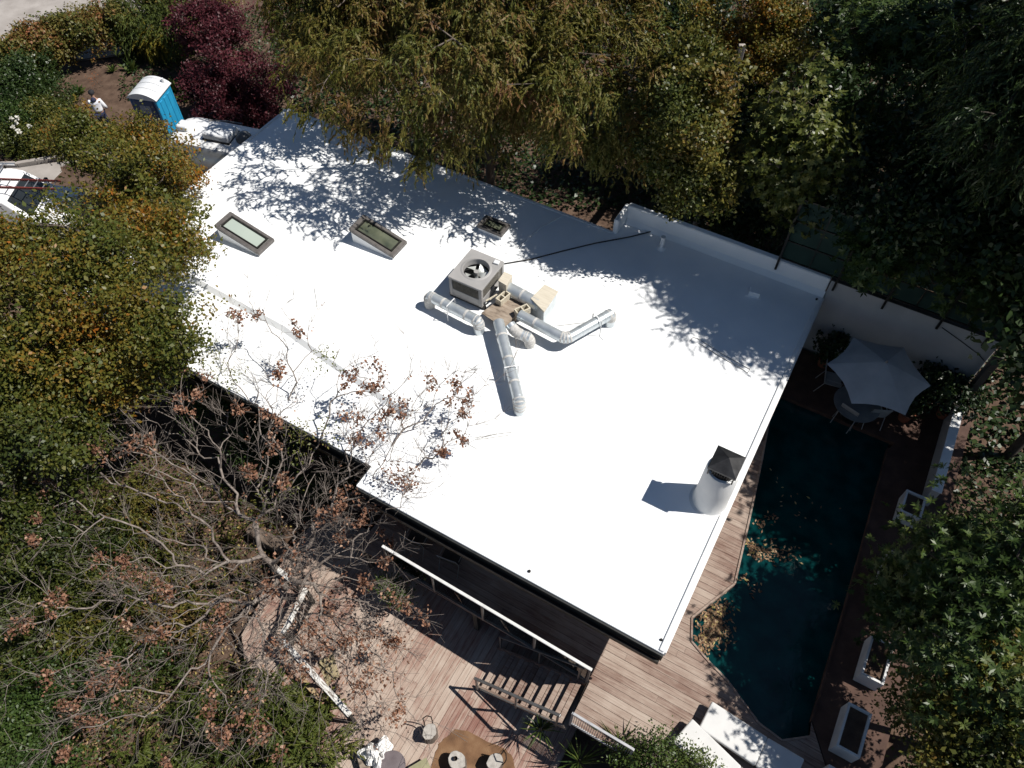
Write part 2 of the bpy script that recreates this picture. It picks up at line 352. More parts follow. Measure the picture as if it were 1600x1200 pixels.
def foliage(rng, cs, ds, style, n, L, W, sig, tone=.5):
    m = len(cs); ph = rng.uniform(0, 6.28, 4)
    wv = (np.sin(cs[:, 0] * 1.5 + ph[0]) * np.sin(cs[:, 1] * 1.7 + ph[1]) + .7 * np.sin(cs[:, 2] * 2.3 + cs[:, 0] * 2.9 + ph[2]) * np.sin(cs[:, 1] * 3.3 + ph[3])) * .17
    ctone = np.clip(tone + wv + rng.normal(0, .09, m), 0, 1); size = rng.uniform(.72, 1.25, m)
    ct = np.repeat(ctone, n); c = np.repeat(cs, n, 0); d = np.repeat(ds, n, 0); k = m * n
    if style == 'broad':
        P = c + rng.normal(size=(k, 3)) * sig * np.array([1, 1, .7])
        N = rng.normal(size=(k, 3)) * .75 + UP * .8 + d * .5; T = rng.normal(size=(k, 3)) + d * .4 - UP * .15
        sz = np.repeat(size, n); V = leafq(P, T, N, L * sz * rng.uniform(.6, 1.25, k), W * sz * rng.uniform(.6, 1.25, k))
    elif style == 'whorl':
        g = 9; nr = max(1, n // g); k = m * nr * g
        rc = np.repeat(cs, nr, 0) + rng.normal(size=(m * nr, 3)) * sig; ax = unit(np.repeat(ds, nr, 0) * .7 + UP * .7 + rng.normal(size=(m * nr, 3)) * .45)
        o = unit(np.cross(ax, rng.normal(size=ax.shape))); o2 = np.cross(ax, o)
        th = (np.arange(g) * 2 * np.pi / g)[None, :] + rng.normal(size=(m * nr, g)) * .2
        rad = o[:, None, :] * np.cos(th)[..., None] + o2[:, None, :] * np.sin(th)[..., None]
        T = unit(rad + ax[:, None, :] * rng.uniform(.05, .6, (m * nr, g, 1))); LL = L * rng.uniform(.6, 1.15, (m * nr, g)) * np.repeat(size, nr)[:, None]
        P = rc[:, None, :] + T * (LL / 2)[..., None]; N = np.broadcast_to(ax[:, None, :], T.shape)
        V = leafq(P.reshape(-1, 3), T.reshape(-1, 3), N.reshape(-1, 3), LL.ravel(), W * rng.uniform(.8, 1.2, k))
        ct = np.repeat(ctone, nr * g)
    elif style == 'feather':
        ns = 9; per = max(1, n // ns); k = m * ns * per
        ax = unit(np.repeat(ds, ns, 0) * .75 + rng.normal(size=(m * ns, 3)) * .55 - UP * .05)
        ln = sig * rng.uniform(.6, 1.5, m * ns); s = rng.random((m * ns, per))
        base = np.repeat(cs, ns, 0) + rng.normal(size=(m * ns, 3)) * sig * .25
        P = base[:, None, :] + ax[:, None, :] * (s * ln[:, None])[..., None] - UP * (s ** 2 * ln[:, None] * .55)[..., None]
        tg = unit(ax[:, None, :] - UP * (1.5 * s)[..., None])
        T = (tg + rng.normal(size=P.shape) * .38).reshape(-1, 3); N = rng.normal(size=(k, 3)) * .5 + UP * .6 + np.repeat(ds, ns * per, 0) * .6
        V = leafq(P.reshape(-1, 3), T, N, L * rng.uniform(.6, 1.3, k), W)
        ct = np.repeat(ctone, ns * per)
    return V, np.clip(ct + rng.normal(size=len(V)) * .10, 0, 1)
def skeleton(rng, trunk, tips, bf=.35, step=.5, jit=.06, sag=.12):
    nodes = [np.array(p, float) for p in trunk]; par = [-1] + list(range(len(trunk) - 1)); pl = [0.0]
    for i in range(1, len(trunk)): pl.append(pl[-1] + np.linalg.norm(nodes[i] - nodes[i - 1]))
    hub = nodes[-1]; order = np.argsort(np.linalg.norm(tips - hub, axis=1)); cnt = []
    ends = []
    cap = len(tips) * 26 + len(trunk) + 10
    A = np.zeros((cap, 3)); B = np.zeros(cap); k = len(nodes); A[:k] = nodes; B[:k] = pl
    lo = max(0, len(trunk) - 3)
    for t in order:
        q = tips[t]; cost = np.linalg.norm(A[lo:k] - q, axis=1) + bf * B[lo:k]; j = lo + int(np.argmin(cost))
        p = A[j].copy(); d = np.linalg.norm(q - p); ns = max(2, min(24, int(d / step))); last = j
        bend = rng.normal(size=3) * jit * d
        for i in range(1, ns + 1):
            u = i / ns; w = p + (q - p) * u + bend * math.sin(math.pi * u) + UP * sag * d * math.sin(math.pi * u) * .5 + rng.normal(size=3) * jit * .16 * (i < ns)
            A[k] = w; B[k] = B[last] + np.linalg.norm(w - A[last]); par.append(last); last = k; k += 1
        ends.append(last)
    A = A[:k]; c = np.zeros(k)
    for e in ends: c[e] += 1
    for i in range(k - 1, 0, -1): c[par[i]] += c[i]
    return A, np.array(par), np.maximum(c, 1)
def branches(name, A, par, cnt, rt, mat, parent, off, pw=.5, rmax=.5, sides=5):
    i = np.arange(1, len(A)); p = par[1:]; r = np.minimum(rt * cnt ** pw, rmax)
    P, Q = A[p], A[i]; ri = r[i]; rp = np.minimum(r[p], ri * 1.35)
    d = unit(Q - P); ref = np.where(np.abs(d[:, 2:3]) < .9, UP, np.array([1.0, 0, 0])); a = unit(np.cross(d, ref)); b = np.cross(d, a)
    n = len(i); th = np.arange(sides) * 2 * np.pi / sides
    ring = a[:, None, :] * np.cos(th)[None, :, None] + b[:, None, :] * np.sin(th)[None, :, None]
    V = np.concatenate([P[:, None, :] + ring * rp[:, None, None], Q[:, None, :] + ring * ri[:, None, None]], 1) - np.array(off)
    base = (np.arange(n) * 2 * sides)[:, None]; s = np.arange(sides)[None, :]; s2 = (s + 1) % sides
    F = np.stack([base + s, base + s2, base + sides + s2, base + sides + s], -1).reshape(-1, 4)
    me = bpy.data.meshes.new(name); me.vertices.add(n * 2 * sides); me.vertices.foreach_set('co', V.astype(np.float32).ravel())
    me.loops.add(F.size); me.loops.foreach_set('vertex_index', F.astype(np.int32).ravel())
    me.polygons.add(len(F)); me.polygons.foreach_set('loop_start', np.arange(0, F.size, 4, dtype=np.int32))
    try: me.polygons.foreach_set('loop_total', np.full(len(F), 4, dtype=np.int32))
    except Exception: pass
    me.update(calc_edges=True); me.polygons.foreach_set('use_smooth', np.ones(len(F), dtype=bool)); me.materials.append(mat)
    o = bpy.data.objects.new(name, me); C.objects.link(o); o.parent = parent
    return o
def tree(name, label, cat, base, blobs, style, mat, n, L, W, sig, dens, seed, bark='bark', tone=.5, rt=.012, tips=140, cut=-.2, shell=.5, freq=1.3, group=None, fork=.35, lean=None):
    rng = np.random.default_rng(seed); base = np.array(base, float)
    root = thing(name, label, cat, base, group=group)
    cs, ds = clumps_in(rng, blobs, dens, shell); cs, ds = thin(rng, cs, ds, freq, cut)
    V, t = foliage(rng, cs, ds, style, n, L, W, sig, tone)
    quads('crown', V, t, mat, root, base)
    cen = np.mean([b[:3] for b in blobs], axis=0); top = base + (cen - base) * fork; top[:2] = base[:2] + (cen[:2] - base[:2]) * fork * .5
    tr = [base - UP * .1, base + (top - base) * .5 + np.append(rng.normal(size=2) * .08, 0), top]
    tp = cs[rng.choice(len(cs), min(tips, len(cs)), replace=False)]
    A, par, cnt = skeleton(rng, tr, tp)
    branches('trunk', A, par, cnt, rt, M[bark], root, base)
    return root
def blob(px, py, z, rx, ry=None, rz=None, w=1.0):
    p = at(px, py, z); return (p[0], p[1], p[2], rx, ry or rx, rz or rx * .8, w)
#@@STRUCTURE
# ------------------------------------------------------------------ setting: ground, drive, road, pool, decks
def sstep(t): t = min(1, max(0, t)); return t * t * (3 - 2 * t)
def ground_z(x, y):
    hx, hy = wh((x, y))
    z = GND
    lowf = sstep((3.0 - hy) / 3.0) * sstep((hx + 20) / 6) * sstep((2.0 - hx) / 2.0)       # garden below the lower deck
    z += -0.85 * lowf
    rightf = sstep((hx - 3.2) / 1.5)                                              # terrace beyond the pool
    z += 0.55 * rightf
    z += .05 * math.sin(x * 1.1) * math.sin(y * .9) + .03 * math.sin(x * 2.7 + 1) * math.sin(y * 2.3) if hx < -1 or hx > 5 or hy < -6 or hy > 13 else 0
    if hx < -20 and hy < 9: z += .25 * math.exp(-(((hx + 24) / 3) ** 2 + ((hy - 4) / 4) ** 2))
    return z
ax_ = sorted(set([-900, -500, -250, -120, -70] + [round(-45 + i * .6, 2) for i in range(151)] + [70, 120, 250, 500, 900]))
ay_ = sorted(set([-900, -500, -250, -120, -60, -30, -15] + [round(-10 + i * .6, 2) for i in range(101)] + [70, 120, 250, 500, 900]))
mb = MB(); nx = len(ax_)
mb.v = [(x, y, ground_z(x, y)) for y in ay_ for x in ax_]
mb.f = [(j * nx + i, j * nx + i + 1, (j + 1) * nx + i + 1, (j + 1) * nx + i) for j in range(len(ay_) - 1) for i in range(nx - 1)]
tag(mb.build('ground', M['soil'], smooth=True), kind='structure')
def sheet(name, pix, z0, z1, mat):
    poly = [tuple(at(x, y, z1)[:2]) for x, y in pix]
    return tag(MB().prism(poly, z0, z1).build(name, mat), kind='structure')
sheet('road', [(-420, 85), (40, 84), (130, 92), (205, 82), (222, 36), (300, -14), (420, -60), (420, -160), (-420, -160)], -1.0, GND + .08, M['concrete'])
sheet('driveway', [(-300, 268), (30, 262), (75, 255), (150, 245), (250, 225), (330, 280), (240, 360), (120, 400), (-300, 420)], -1.0, GND + .075, M['concrete'])
kerb_px = [(-300, 262), (28, 257), (70, 250), (120, 244)]
kb = MB()
for (x0, y0), (x1, y1) in zip(kerb_px[:-1], kerb_px[1:]):
    kb.bar(at(x0, y0, GND + .11), at(x1, y1, GND + .11), .16, .2)
tag(kb.build('kerb', M['concrete'], bevel=.015), kind='structure')

def clip(poly, ax, lo, hi):
    def cut(ps, s, val):
        out = []
        for i in range(len(ps)):
            a, b = ps[i - 1], ps[i]; da, db = s * (a[ax] - val), s * (b[ax] - val)
            if (da >= 0) != (db >= 0):
                t = da / (da - db); out.append((a[0] + (b[0] - a[0]) * t, a[1] + (b[1] - a[1]) * t))
            if db >= 0: out.append(b)
        return out
    p = cut(poly, 1, lo)
    return cut(p, -1, hi) if p else p
def deck(name, outline, z, axis, mat, width, seed, th=.035):
    rnd = random.Random(seed)
    root = thing(name, None, None, hw(0, 0, 0), HA); tag(root, kind='structure')
    k = 1 if axis == 'x' else 0
    lo = min(p[k] for p in outline); hi = max(p[k] for p in outline); v = lo; n = 0
    while v < hi:
        pc = clip(outline, k, v + .004, v + width - .004)
        if len(pc) >= 3:
            # break long boards at random joints
            a = 1 - k; l0 = min(p[a] for p in pc); l1 = max(p[a] for p in pc)
            cuts = [l0 - .01]; s = l0 + rnd.uniform(1.2, 4.2)
            while s < l1 - .6: cuts.append(s); s += rnd.uniform(3.0, 4.8)
            cuts.append(l1 + .01)
            for c0, c1 in zip(cuts[:-1], cuts[1:]):
                q = clip(pc, a, c0 + .002, c1 - .002)
                if len(q) >= 3:
                    dz = rnd.uniform(-.003, .003)
                    MB().prism(q, z - th + dz, z + dz).build('plank', mat, root); n += 1
        v += width
    return root
# outline of the pool edge in the house frame
POOL_L = [(.01, 8.56), (.33, 6.82), (.63, 4.94), (.89, 3.19), (.3, 1.89), (.5, 1.36), (1.0, 1.13), (1.51, .95), (2.44, .43), (3.0, .34), (3.5, .72)]
PR = [tuple(hat(x, y, 0)) for x, y in ((1268, 1128), (1306, 1000), (1346, 860), (1388, 700))]
bl = [tuple(hat(x, y, 0)) for x, y in ((890, 1128), (962, 1174), (1080, 1250))]
upper = [(-7.62, -.62), (-1.15, -.62), bl[0], bl[1], bl[2], (3.0, -3.6)] + POOL_L[:-1][::-1] + [(-.95, 8.56), (-.95, 1.9), (-7.62, 1.9)]
ud = deck('upper_deck', upper, 0.0, 'x', M['upper_plank'], .165, 3)
ud2 = deck('upper_deck', [(3.003, -3.6), (4.4, -3.6), (4.4, -.3), PR[0], POOL_L[-1], (3.003, .345)], 0.0, 'x', M['upper_plank'], .165, 8)
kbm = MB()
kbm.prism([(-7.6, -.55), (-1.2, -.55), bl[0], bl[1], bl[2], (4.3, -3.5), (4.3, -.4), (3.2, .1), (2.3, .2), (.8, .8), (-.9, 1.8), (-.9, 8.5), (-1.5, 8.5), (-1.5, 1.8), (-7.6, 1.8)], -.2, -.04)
o = kbm.build('under_deck_shade', M['deck_shade']); o.location = hw(0, 0, 0); o.rotation_euler = (0, 0, HA); tag(o, kind='structure')  # one solid dark slab, painted shade under the boards
lower = [(-9.7, .3), (-9.7, -1.5), (-9.3, -3.6), (-8.2, -4.6), (-6.6, -5.4), (-1.0, -5.6), (-1.0, .3)]
deck('lower_deck', lower, LOW, 'y', M['lower_plank'], .158, 5)
o = MB().prism([(-9.6, .2), (-9.6, -1.5), (-9.2, -3.5), (-8.1, -4.5), (-6.5, -5.3), (-1.1, -5.5), (-1.1, .2)], LOW - .2, LOW - .04).build('under_lower_deck_shade', M['deck_shade'])  # same painted shade slab for the lower deck
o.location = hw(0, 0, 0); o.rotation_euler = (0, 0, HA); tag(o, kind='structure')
# pool: water sheet, coping boards, dark terrace round it
poolpoly = POOL_L + PR + [(3.2, 9.2), (.0, 9.2)]
o = MB().prism(poolpoly, -.7, -.14).build('pool_water', M['water']); o.location = hw(0, 0, 0); o.rotation_euler = (0, 0, HA); tag(o, kind='structure')
cop = thing('pool_coping', None, None, hw(0, 0, 0), HA); tag(cop, kind='structure')
for p, q in list(zip(POOL_L[:-1], POOL_L[1:])) + list(zip(PR[:-1], PR[1:])):
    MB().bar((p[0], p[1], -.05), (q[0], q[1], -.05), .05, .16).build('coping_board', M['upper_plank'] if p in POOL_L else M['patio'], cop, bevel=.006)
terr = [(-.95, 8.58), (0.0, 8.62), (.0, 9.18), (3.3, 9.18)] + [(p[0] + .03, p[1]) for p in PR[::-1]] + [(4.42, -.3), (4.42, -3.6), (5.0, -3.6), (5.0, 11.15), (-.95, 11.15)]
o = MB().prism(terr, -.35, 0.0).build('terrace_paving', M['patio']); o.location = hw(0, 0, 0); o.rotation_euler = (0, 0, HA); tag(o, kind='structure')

# ------------------------------------------------------------------ house
house = thing('house', 'flat white roofed house with chimney, skylights and balcony beside the pool', 'house', hw(0, 0, 0), HA)
PY = 11.25                                             # line of the white boundary wall
mb = MB().prism([(0, 0), (-7.69, 0), (-7.69, .6), (-18.55, .6), (-18.55, 10.65), (-6.1, 10.65), (-6.1, PY), (0, PY)], RZ - .2, RZ)
roof = mb.build('roof', M['roof'], house, bevel=.012)
mb = MB(); mb.box((-.06, 5.5, RZ + .02), (.11, 10.95, .045)); mb.build('edge_flashing', M['white_paint'], roof, bevel=.012)
mb = MB(); mb.box((-12.33, 10.6, RZ + .015), (12.4, .09, .035)); mb.build('edge_flashing', M['white_paint'], roof, bevel=.01)
mb = MB(); mb.box((-18.5, 5.6, RZ + .015), (.09, 9.9, .035)); mb.build('edge_flashing', M['white_paint'], roof, bevel=.01)
# low step in the roof coating
stp = [(-17.6, 3.0), (-15.16, 3.0), (-12.14, 2.87), (-10.4, 2.59), (-8.0, 2.26), (-7.68, 2.2)]
mb = MB(); n0 = len(stp); vs = []
for x, y in stp: vs += [(x, y - .115, RZ + .002), (x, y, RZ + .135), (x, y + 1.1, RZ + .002)]
fs = []
for i in range(n0 - 1):
    a = i * 3; fs += [(a, a + 3, a + 4, a + 1), (a + 1, a + 4, a + 5, a + 2)]
fs += [(0, 1, 2), (n0 * 3 - 3, n0 * 3 - 1, n0 * 3 - 2)]
mb.add(vs, fs); mb.build('roof_step', M['roof'], roof)
mb = MB(); mb.box((-3.84, -.02, RZ - .19), (7.7, .05, .28)); mb.box((-13.1, .58, RZ - .19), (10.8, .05, .28)); mb.box((-7.71, .3, RZ - .19), (.04, .5, .28)); mb.build('fascia', M['dark_fascia'], house)
mb = MB()
for y0, x0, x1 in ((-.1, -7.66, -.02), (.50, -18.5, -7.75)):
    mb.box(((x0 + x1) / 2, y0, RZ - .31), (x1 - x0, .1, .03)); mb.box(((x0 + x1) / 2, y0 - .05, RZ - .25), (x1 - x0, .012, .13))
mb.build('gutter', M['dark_metal'], house, bevel=.004)
mb = MB(); mb.box((.02, 5.6, RZ - .12), (.04, 11.1, .2)); mb.build('fascia', M['white_paint'], house, bevel=.006)
mb = MB(); mb.box((-12.33, 10.67, RZ - .12), (12.4, .04, .2)); mb.box((-18.57, 5.6, RZ - .12), (.04, 10.05, .2)); mb.build('fascia', M['white_paint'], house)
# walls
mb = MB()
mb.box((-9.2, 1.98, .4), (16.6, .16, 3.2)); mb.build('wall', M['dark_wall'], house)  # balcony side: the shade under the eave is put into its dark colour
mb = MB(); mb.box((-.98, 6.1, .4), (.16, 8.1, 3.2)); mb.build('wall', M['stucco'], house)
mb = MB(); mb.box((-9.2, 10.2, .4), (16.6, .16, 3.2)); mb.build('wall', M['stucco'], house)
mb = MB(); mb.box((-17.5, 6.09, .4), (.16, 8.06, 3.2)); mb.build('wall', M['stucco'], house)
for x0, x1 in ((-7.2, -4.4), (-4.1, -1.4), (-12.4, -9.0)):
    d = MB()
    d.box(((x0 + x1) / 2, 1.88, 2.0 - .02), (x1 - x0, .06, .08)); d.box(((x0 + x1) / 2, 1.88, .05), (x1 - x0, .06, .08))
    for t in (x0 + .03, (x0 + x1) / 2, x1 - .03): d.box((t, 1.88, 1.015), (.06, .06, 1.85))
    dr = d.build('glass_door', M['bronze'], house)
    for a, b in ((x0 + .06, (x0 + x1) / 2 - .03), ((x0 + x1) / 2 + .03, x1 - .06)):
        MB().box(((a + b) / 2, 1.885, 1.015), (b - a, .015, 1.85)).build('pane', M['window_glass'], dr)
# parapet against the boundary wall
mb = MB(); mb.box((-3.03, PY + .1, RZ + .0), (6.02, .2, 1.2)); par = mb.build('parapet', M['roof'], house, bevel=.03)
mb = MB(); mb.box((-6.1, (10.6 + PY + .2) / 2, RZ - .05), (.16, PY + .2 - 10.6, 1.1)); mb.build('parapet', M['roof'], house, bevel=.03)
mb = MB(); mb.prism([(-6.0, PY), (0, PY), (0, PY - .12), (-6.0, PY - .12)], RZ + .002, lambda p: RZ + .14 if p[1] > PY - .05 else RZ + .004); mb.build('cant_strip', M['roof'], par)
# skylights
def skylight(c, L, Wd, h0, h1, gm, shade=None):
    x, y = c
    zt = lambda p: RZ + h0 + (h1 - h0) * ((p[0] - (x - L / 2)) / L)
    rect = lambda l, w: [(x - l / 2, y - w / 2), (x + l / 2, y - w / 2), (x + l / 2, y + w / 2), (x - l / 2, y + w / 2)]
    k = MB().prism(rect(L - .06, Wd - .06), RZ, lambda p: zt(p) - .06).build('skylight', M['roof'], house)
    f = MB()
    for (a, b, c_, d) in ((x - L / 2, x - L / 2 + .13, y - Wd / 2, y + Wd / 2), (x + L / 2 - .1, x + L / 2, y - Wd / 2, y + Wd / 2), (x - L / 2 + .13, x + L / 2 - .1, y - Wd / 2, y - Wd / 2 + .09), (x - L / 2 + .13, x + L / 2 - .1, y + Wd / 2 - .09, y + Wd / 2)):
        f.prism([(a, c_), (b, c_), (b, d), (a, d)], lambda p: zt(p) - .07, lambda p: zt(p) + .035)
    f.build('frame', M['bronze'], k, bevel=.006)
    MB().prism(rect(L - .2, Wd - .16), lambda p: zt(p) - .05, lambda p: zt(p) + .002).build('pane', gm, k)
    g = MB(); a0, a1, b0, b1 = x - L / 2 + .16, x + L / 2 - .13, y - Wd / 2 + .11, y + Wd / 2 - .11
    for (a, b, c_, d) in ((a0, a0 + .03, b0, b1), (a1 - .03, a1, b0, b1), (a0 + .03, a1 - .03, b0, b0 + .03), (a0 + .03, a1 - .03, b1 - .03, b1)):
        g.prism([(a, c_), (b, c_), (b, d), (a, d)], lambda p: zt(p) - .02, lambda p: zt(p) + .05)
    g.build('glazing_bead', M['dark_metal'], k, bevel=.004)
    return k
def mid(pix, z): return np.mean([hat(x, y, z) for x, y in pix], axis=0)
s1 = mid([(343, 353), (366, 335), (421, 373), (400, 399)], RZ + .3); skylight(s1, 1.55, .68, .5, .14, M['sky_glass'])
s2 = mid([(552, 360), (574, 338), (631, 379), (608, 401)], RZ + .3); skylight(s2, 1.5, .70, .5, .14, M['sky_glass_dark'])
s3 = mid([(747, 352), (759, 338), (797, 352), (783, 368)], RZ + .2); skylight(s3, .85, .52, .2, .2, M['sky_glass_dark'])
# chimney
cx, cy = hat(1109, 781, RZ)
CHB = RZ
mb = MB().lathe([(.47, 0), (.41, .03), (.385, .12), (.375, .7), (.365, 1.38), (.345, 1.42), (.29, 1.425), (.28, 1.2)], 32, (cx, cy, RZ))
ch = mb.build('chimney', M['stucco'], house, smooth=True)
MB().lathe([(.275, 1.2), (.275, 1.44), (.25, 1.5), (.22, 1.5)], 24, (cx, cy, RZ)).build('flue', M['dark_metal'], ch, smooth=True)
cap = MB(); zc = RZ + 1.5; hs = .31
q = [(-hs, -hs), (hs, -hs), (hs, hs), (-hs, hs)]
cap.add([(cx + a, cy + b, zc + .16) for a, b in q] + [(cx + a, cy + b, zc + .21) for a, b in q] + [(cx, cy, zc + .40)],
        [(3, 2, 1, 0), (0, 1, 5, 4), (1, 2, 6, 5), (2, 3, 7, 6), (3, 0, 4, 7), (4, 5, 8), (5, 6, 8), (6, 7, 8), (7, 4, 8)])
cap.build('chimney_cap', noisy('chimney_cap_steel', (.035, .035, .037), (.07, .07, .072), 6, .45, .7), ch)
ms = MB()
for a, b in q: ms.box((cx + a * .86, cy + b * .86, zc + .05), (.03, .03, .26))
for i in range(4):
    a, b = q[i], q[(i + 1) % 4]
    for t in np.linspace(.15, .85, 8): ms.box((cx + .86 * (a[0] + (b[0] - a[0]) * t), cy + .86 * (a[1] + (b[1] - a[1]) * t), zc + .05), (.014, .014, .24))
ms.build('spark_screen', M['dark_metal'], ch)
# vent pipes, roof vent box, roof screws
for (bx_, by_), hgt, r in ((hat(1000, 352, RZ), .52, .05), (hat(1033, 388, RZ), .42, .065), (hat(1130, 397, RZ), .1, .09)):
    v = MB().cyl((bx_, by_, RZ - .02), (bx_, by_, RZ + hgt), r, r * .95, 14).lathe([(r * 2.2, 0), (r * 1.3, .035), (r * 1.02, .07)], 14, (bx_, by_, RZ)); v = v.build('vent_pipe', M['roof'], house, smooth=True)
    MB().cyl((bx_, by_, RZ + hgt), (bx_, by_, RZ + hgt + .03), r * 1.25, r * 1.1, 14).build('pipe_cap', M['white_paint'], v)
vx, vy = hat(1178, 460, RZ); vb = MB(); vb.box((vx, vy, RZ + .08), (.3, .2, .16), .15); vb.box((vx, vy, RZ + .01), (.42, .3, .02), .15); vb.build('vent_box', M['roof'], house, bevel=.02)
for x, y, r in ((827, 893, .035), (1033, 1000, .03), (1163, 716, .025), (1276, 468, .035), (1194, 422, .025)):
    a, b = hat(x, y, RZ); MB().lathe([(r, 0), (r, .03), (r * .6, .04)], 10, (a, b, RZ)).build('roof_drain', M['dark_metal'], house)
# balcony posts under the eave
for x in (-7.5, -4.25, -1.2): MB().box((x, -.5, -.72), (.12, .12, 1.2)).build('post', M['dark_wall'], house)

# ------------------------------------------------------------------ boundary wall, green screen fence, low wall
gw = thing('garden_wall', 'tall white rendered wall behind the patio umbrella', 'wall', hw(0, PY, -.35), HA)
xe = hat(1566, 536, RZ + .6)[0]
g = MB(); g.box((xe / 2 + .005, .1, 1.575), (xe - .012, .2, 3.15)); g.build('wall_face', M['garden_render'], gw, bevel=.02)
g = MB(); g.box((xe / 2 + .005, .1, 3.17), (xe + .0, .25, .04)); g.build('coping', M['dark_metal'], gw, bevel=.005)
fx = hat(1218, 405, RZ + .6)[0]
fr = thing('screen_fence', 'dark green mesh screen fence on posts rising above the white wall', 'fence', hw(0, PY, RZ + .6), HA)
xs = []; x = fx
while x < xe + 3.2: xs.append(x); x += 1.5
xs_p = [fx] + [hat(*p, RZ + .6)[0] for p in ((1307, 441), (1384, 472), (1470, 505), (1543, 531))] + [xe + .3]
for i, x in enumerate(xs_p):
    MB().box((x, -.03, .95), (.06, .05, 2.5)).build('post', M['dark_metal'], fr)
for z in (.12, .75, 1.45, 2.15):
    MB().box(((fx + xe + .3) / 2, .01, z), (xe + .3 - fx, .02, .035)).build('rail', M['dark_metal'], fr)
for a, b in zip(xs_p[:-1], xs_p[1:]):
    m_ = (a + b) / 2; MB().box((m_, .012, 1.15), (.03, .02, 2.1)).build('post', M['dark_metal'], fr)
    for c0, c1 in ((a, m_), (m_, b)):
        for z0, z1 in ((.14, .73), (.77, 1.43), (1.47, 2.13)):
            MB().box(((c0 + c1) / 2, .04, (z0 + z1) / 2), (c1 - c0 - .03, .012, z1 - z0)).build('panel', M['green_mesh'], fr)
lx, ly = hat(1497, 622, .75); lx2, ly2 = hat(1452, 742, .75)
lw = thing('low_wall', 'low white wall running down from the patio corner', 'wall', hw(lx + .1, (ly + ly2 - .4) / 2, 0), HA)
MB().box((0, 0, .36), (.2, ly - ly2 + .4, .74)).build('wall_face', M['garden_render'], lw, bevel=.02)
MB().box((0, 0, .745), (.24, ly - ly2 + .4, .03)).build('coping', M['white_paint'], lw, bevel=.008)
rw = thing('side_wall', 'short dark return wall at the far corner of the patio', 'wall', hw(xe + .1, (ly + PY) / 2, 0), HA)
MB().box((0, 0, 1.2), (.16, PY - ly, 2.9)).build('wall_face', M['dark_wall'], rw)
#@@OBJECTS
# ------------------------------------------------------------------ stairs and railings
st = thing('staircase', 'open weathered timber staircase between the upper and lower decks', 'stairs', hw(0, 0, LOW), HA)
NT = 8; run = .268; rise = -LOW / (NT + 1)
ys0, ys1 = -1.72, -.68
for i in range(NT):
    x = -1.42 - i * run; z = -LOW - rise * (i + 1)
    for dx in (-.062, .062):
        MB().box((x + dx, (ys0 + ys1) / 2, z - .02), (.114, ys1 - ys0 - .03, .04)).build('tread', M['upper_plank'], st, bevel=.005)
for y in (ys0, ys1):
    MB().bar((-1.2, y, -LOW - .14), (-1.42 - NT * run + .05, y, .03), .045, .2).build('stringer', M['upper_plank'], st)
hr = thing('stair_handrail', 'dark metal handrail on posts along the open side of the stairs', 'handrail', hw(0, 0, LOW), HA)
def rail_pt(i, y, h): return (-1.42 - i * run, y, -LOW - rise * (i + 1) + h)
yr = ys0 - .05
MB().bar(rail_pt(-.3, yr, .92), rail_pt(NT - .2, yr, .92), .065, .05).build('top_rail', M['grey_metal'], hr, bevel=.006)
MB().bar(rail_pt(-.2, yr, .12), rail_pt(NT - .7, yr, .12), .03, .03).build('lower_rail', M['grey_metal'], hr)
for i in (-.1, 3.7, NT - .35):
    MB().bar(rail_pt(i, yr, -.12), rail_pt(i, yr, .9), .045, .045).build('post', M['grey_metal'], hr)
yr2 = ys1 + .02
hr2 = thing('stair_handrail', 'thin handrail in shadow on the balcony side of the stairs', 'handrail', hw(0, 0, LOW), HA)
MB().bar(rail_pt(-.3, yr2, .92), rail_pt(NT - .2, yr2, .92), .04, .03).build('top_rail', M['grey_metal'], hr2)
for i in (0, 3.7, NT - .35): MB().bar(rail_pt(i, yr2, -.1), rail_pt(i, yr2, .9), .035, .035).build('post', M['grey_metal'], hr2)
# balcony railing: pale top rail, posts, glass
br = thing('balcony_railing', 'long balcony railing with pale top rail, posts and glass panels', 'railing', hw(0, 0, 0), HA)
bx0, by0 = hat(597, 853, 1.0); bx1, by1 = hat(925, 1047, 1.0)
MB().bar((bx0, by0, 1.0), (bx1, by1, 1.0), .07, .04).build('top_rail', noisy('pale_rail', (.55, .55, .54), (.7, .7, .69), 5, .5), br, bevel=.008)
nP = 5; xs_ = np.linspace(bx0 + .04, bx1 - .04, nP)
for k, x in enumerate(xs_):
    y = by0 + (by1 - by0) * (x - bx0) / (bx1 - bx0)
    MB().box((x, y, .49), (.045, .045, .98)).build('post', M['grey_metal'], br)
    if k: 
        x0 = xs_[k - 1] + .06; x1 = x - .06
        MB().box(((x0 + x1) / 2, y, .5), (x1 - x0, .012, .78)).build('pane', M['rail_glass'], br)
MB().bar((bx0, by0, .08), (bx1, by1, .08), .04, .035).build('lower_rail', M['grey_metal'], br)
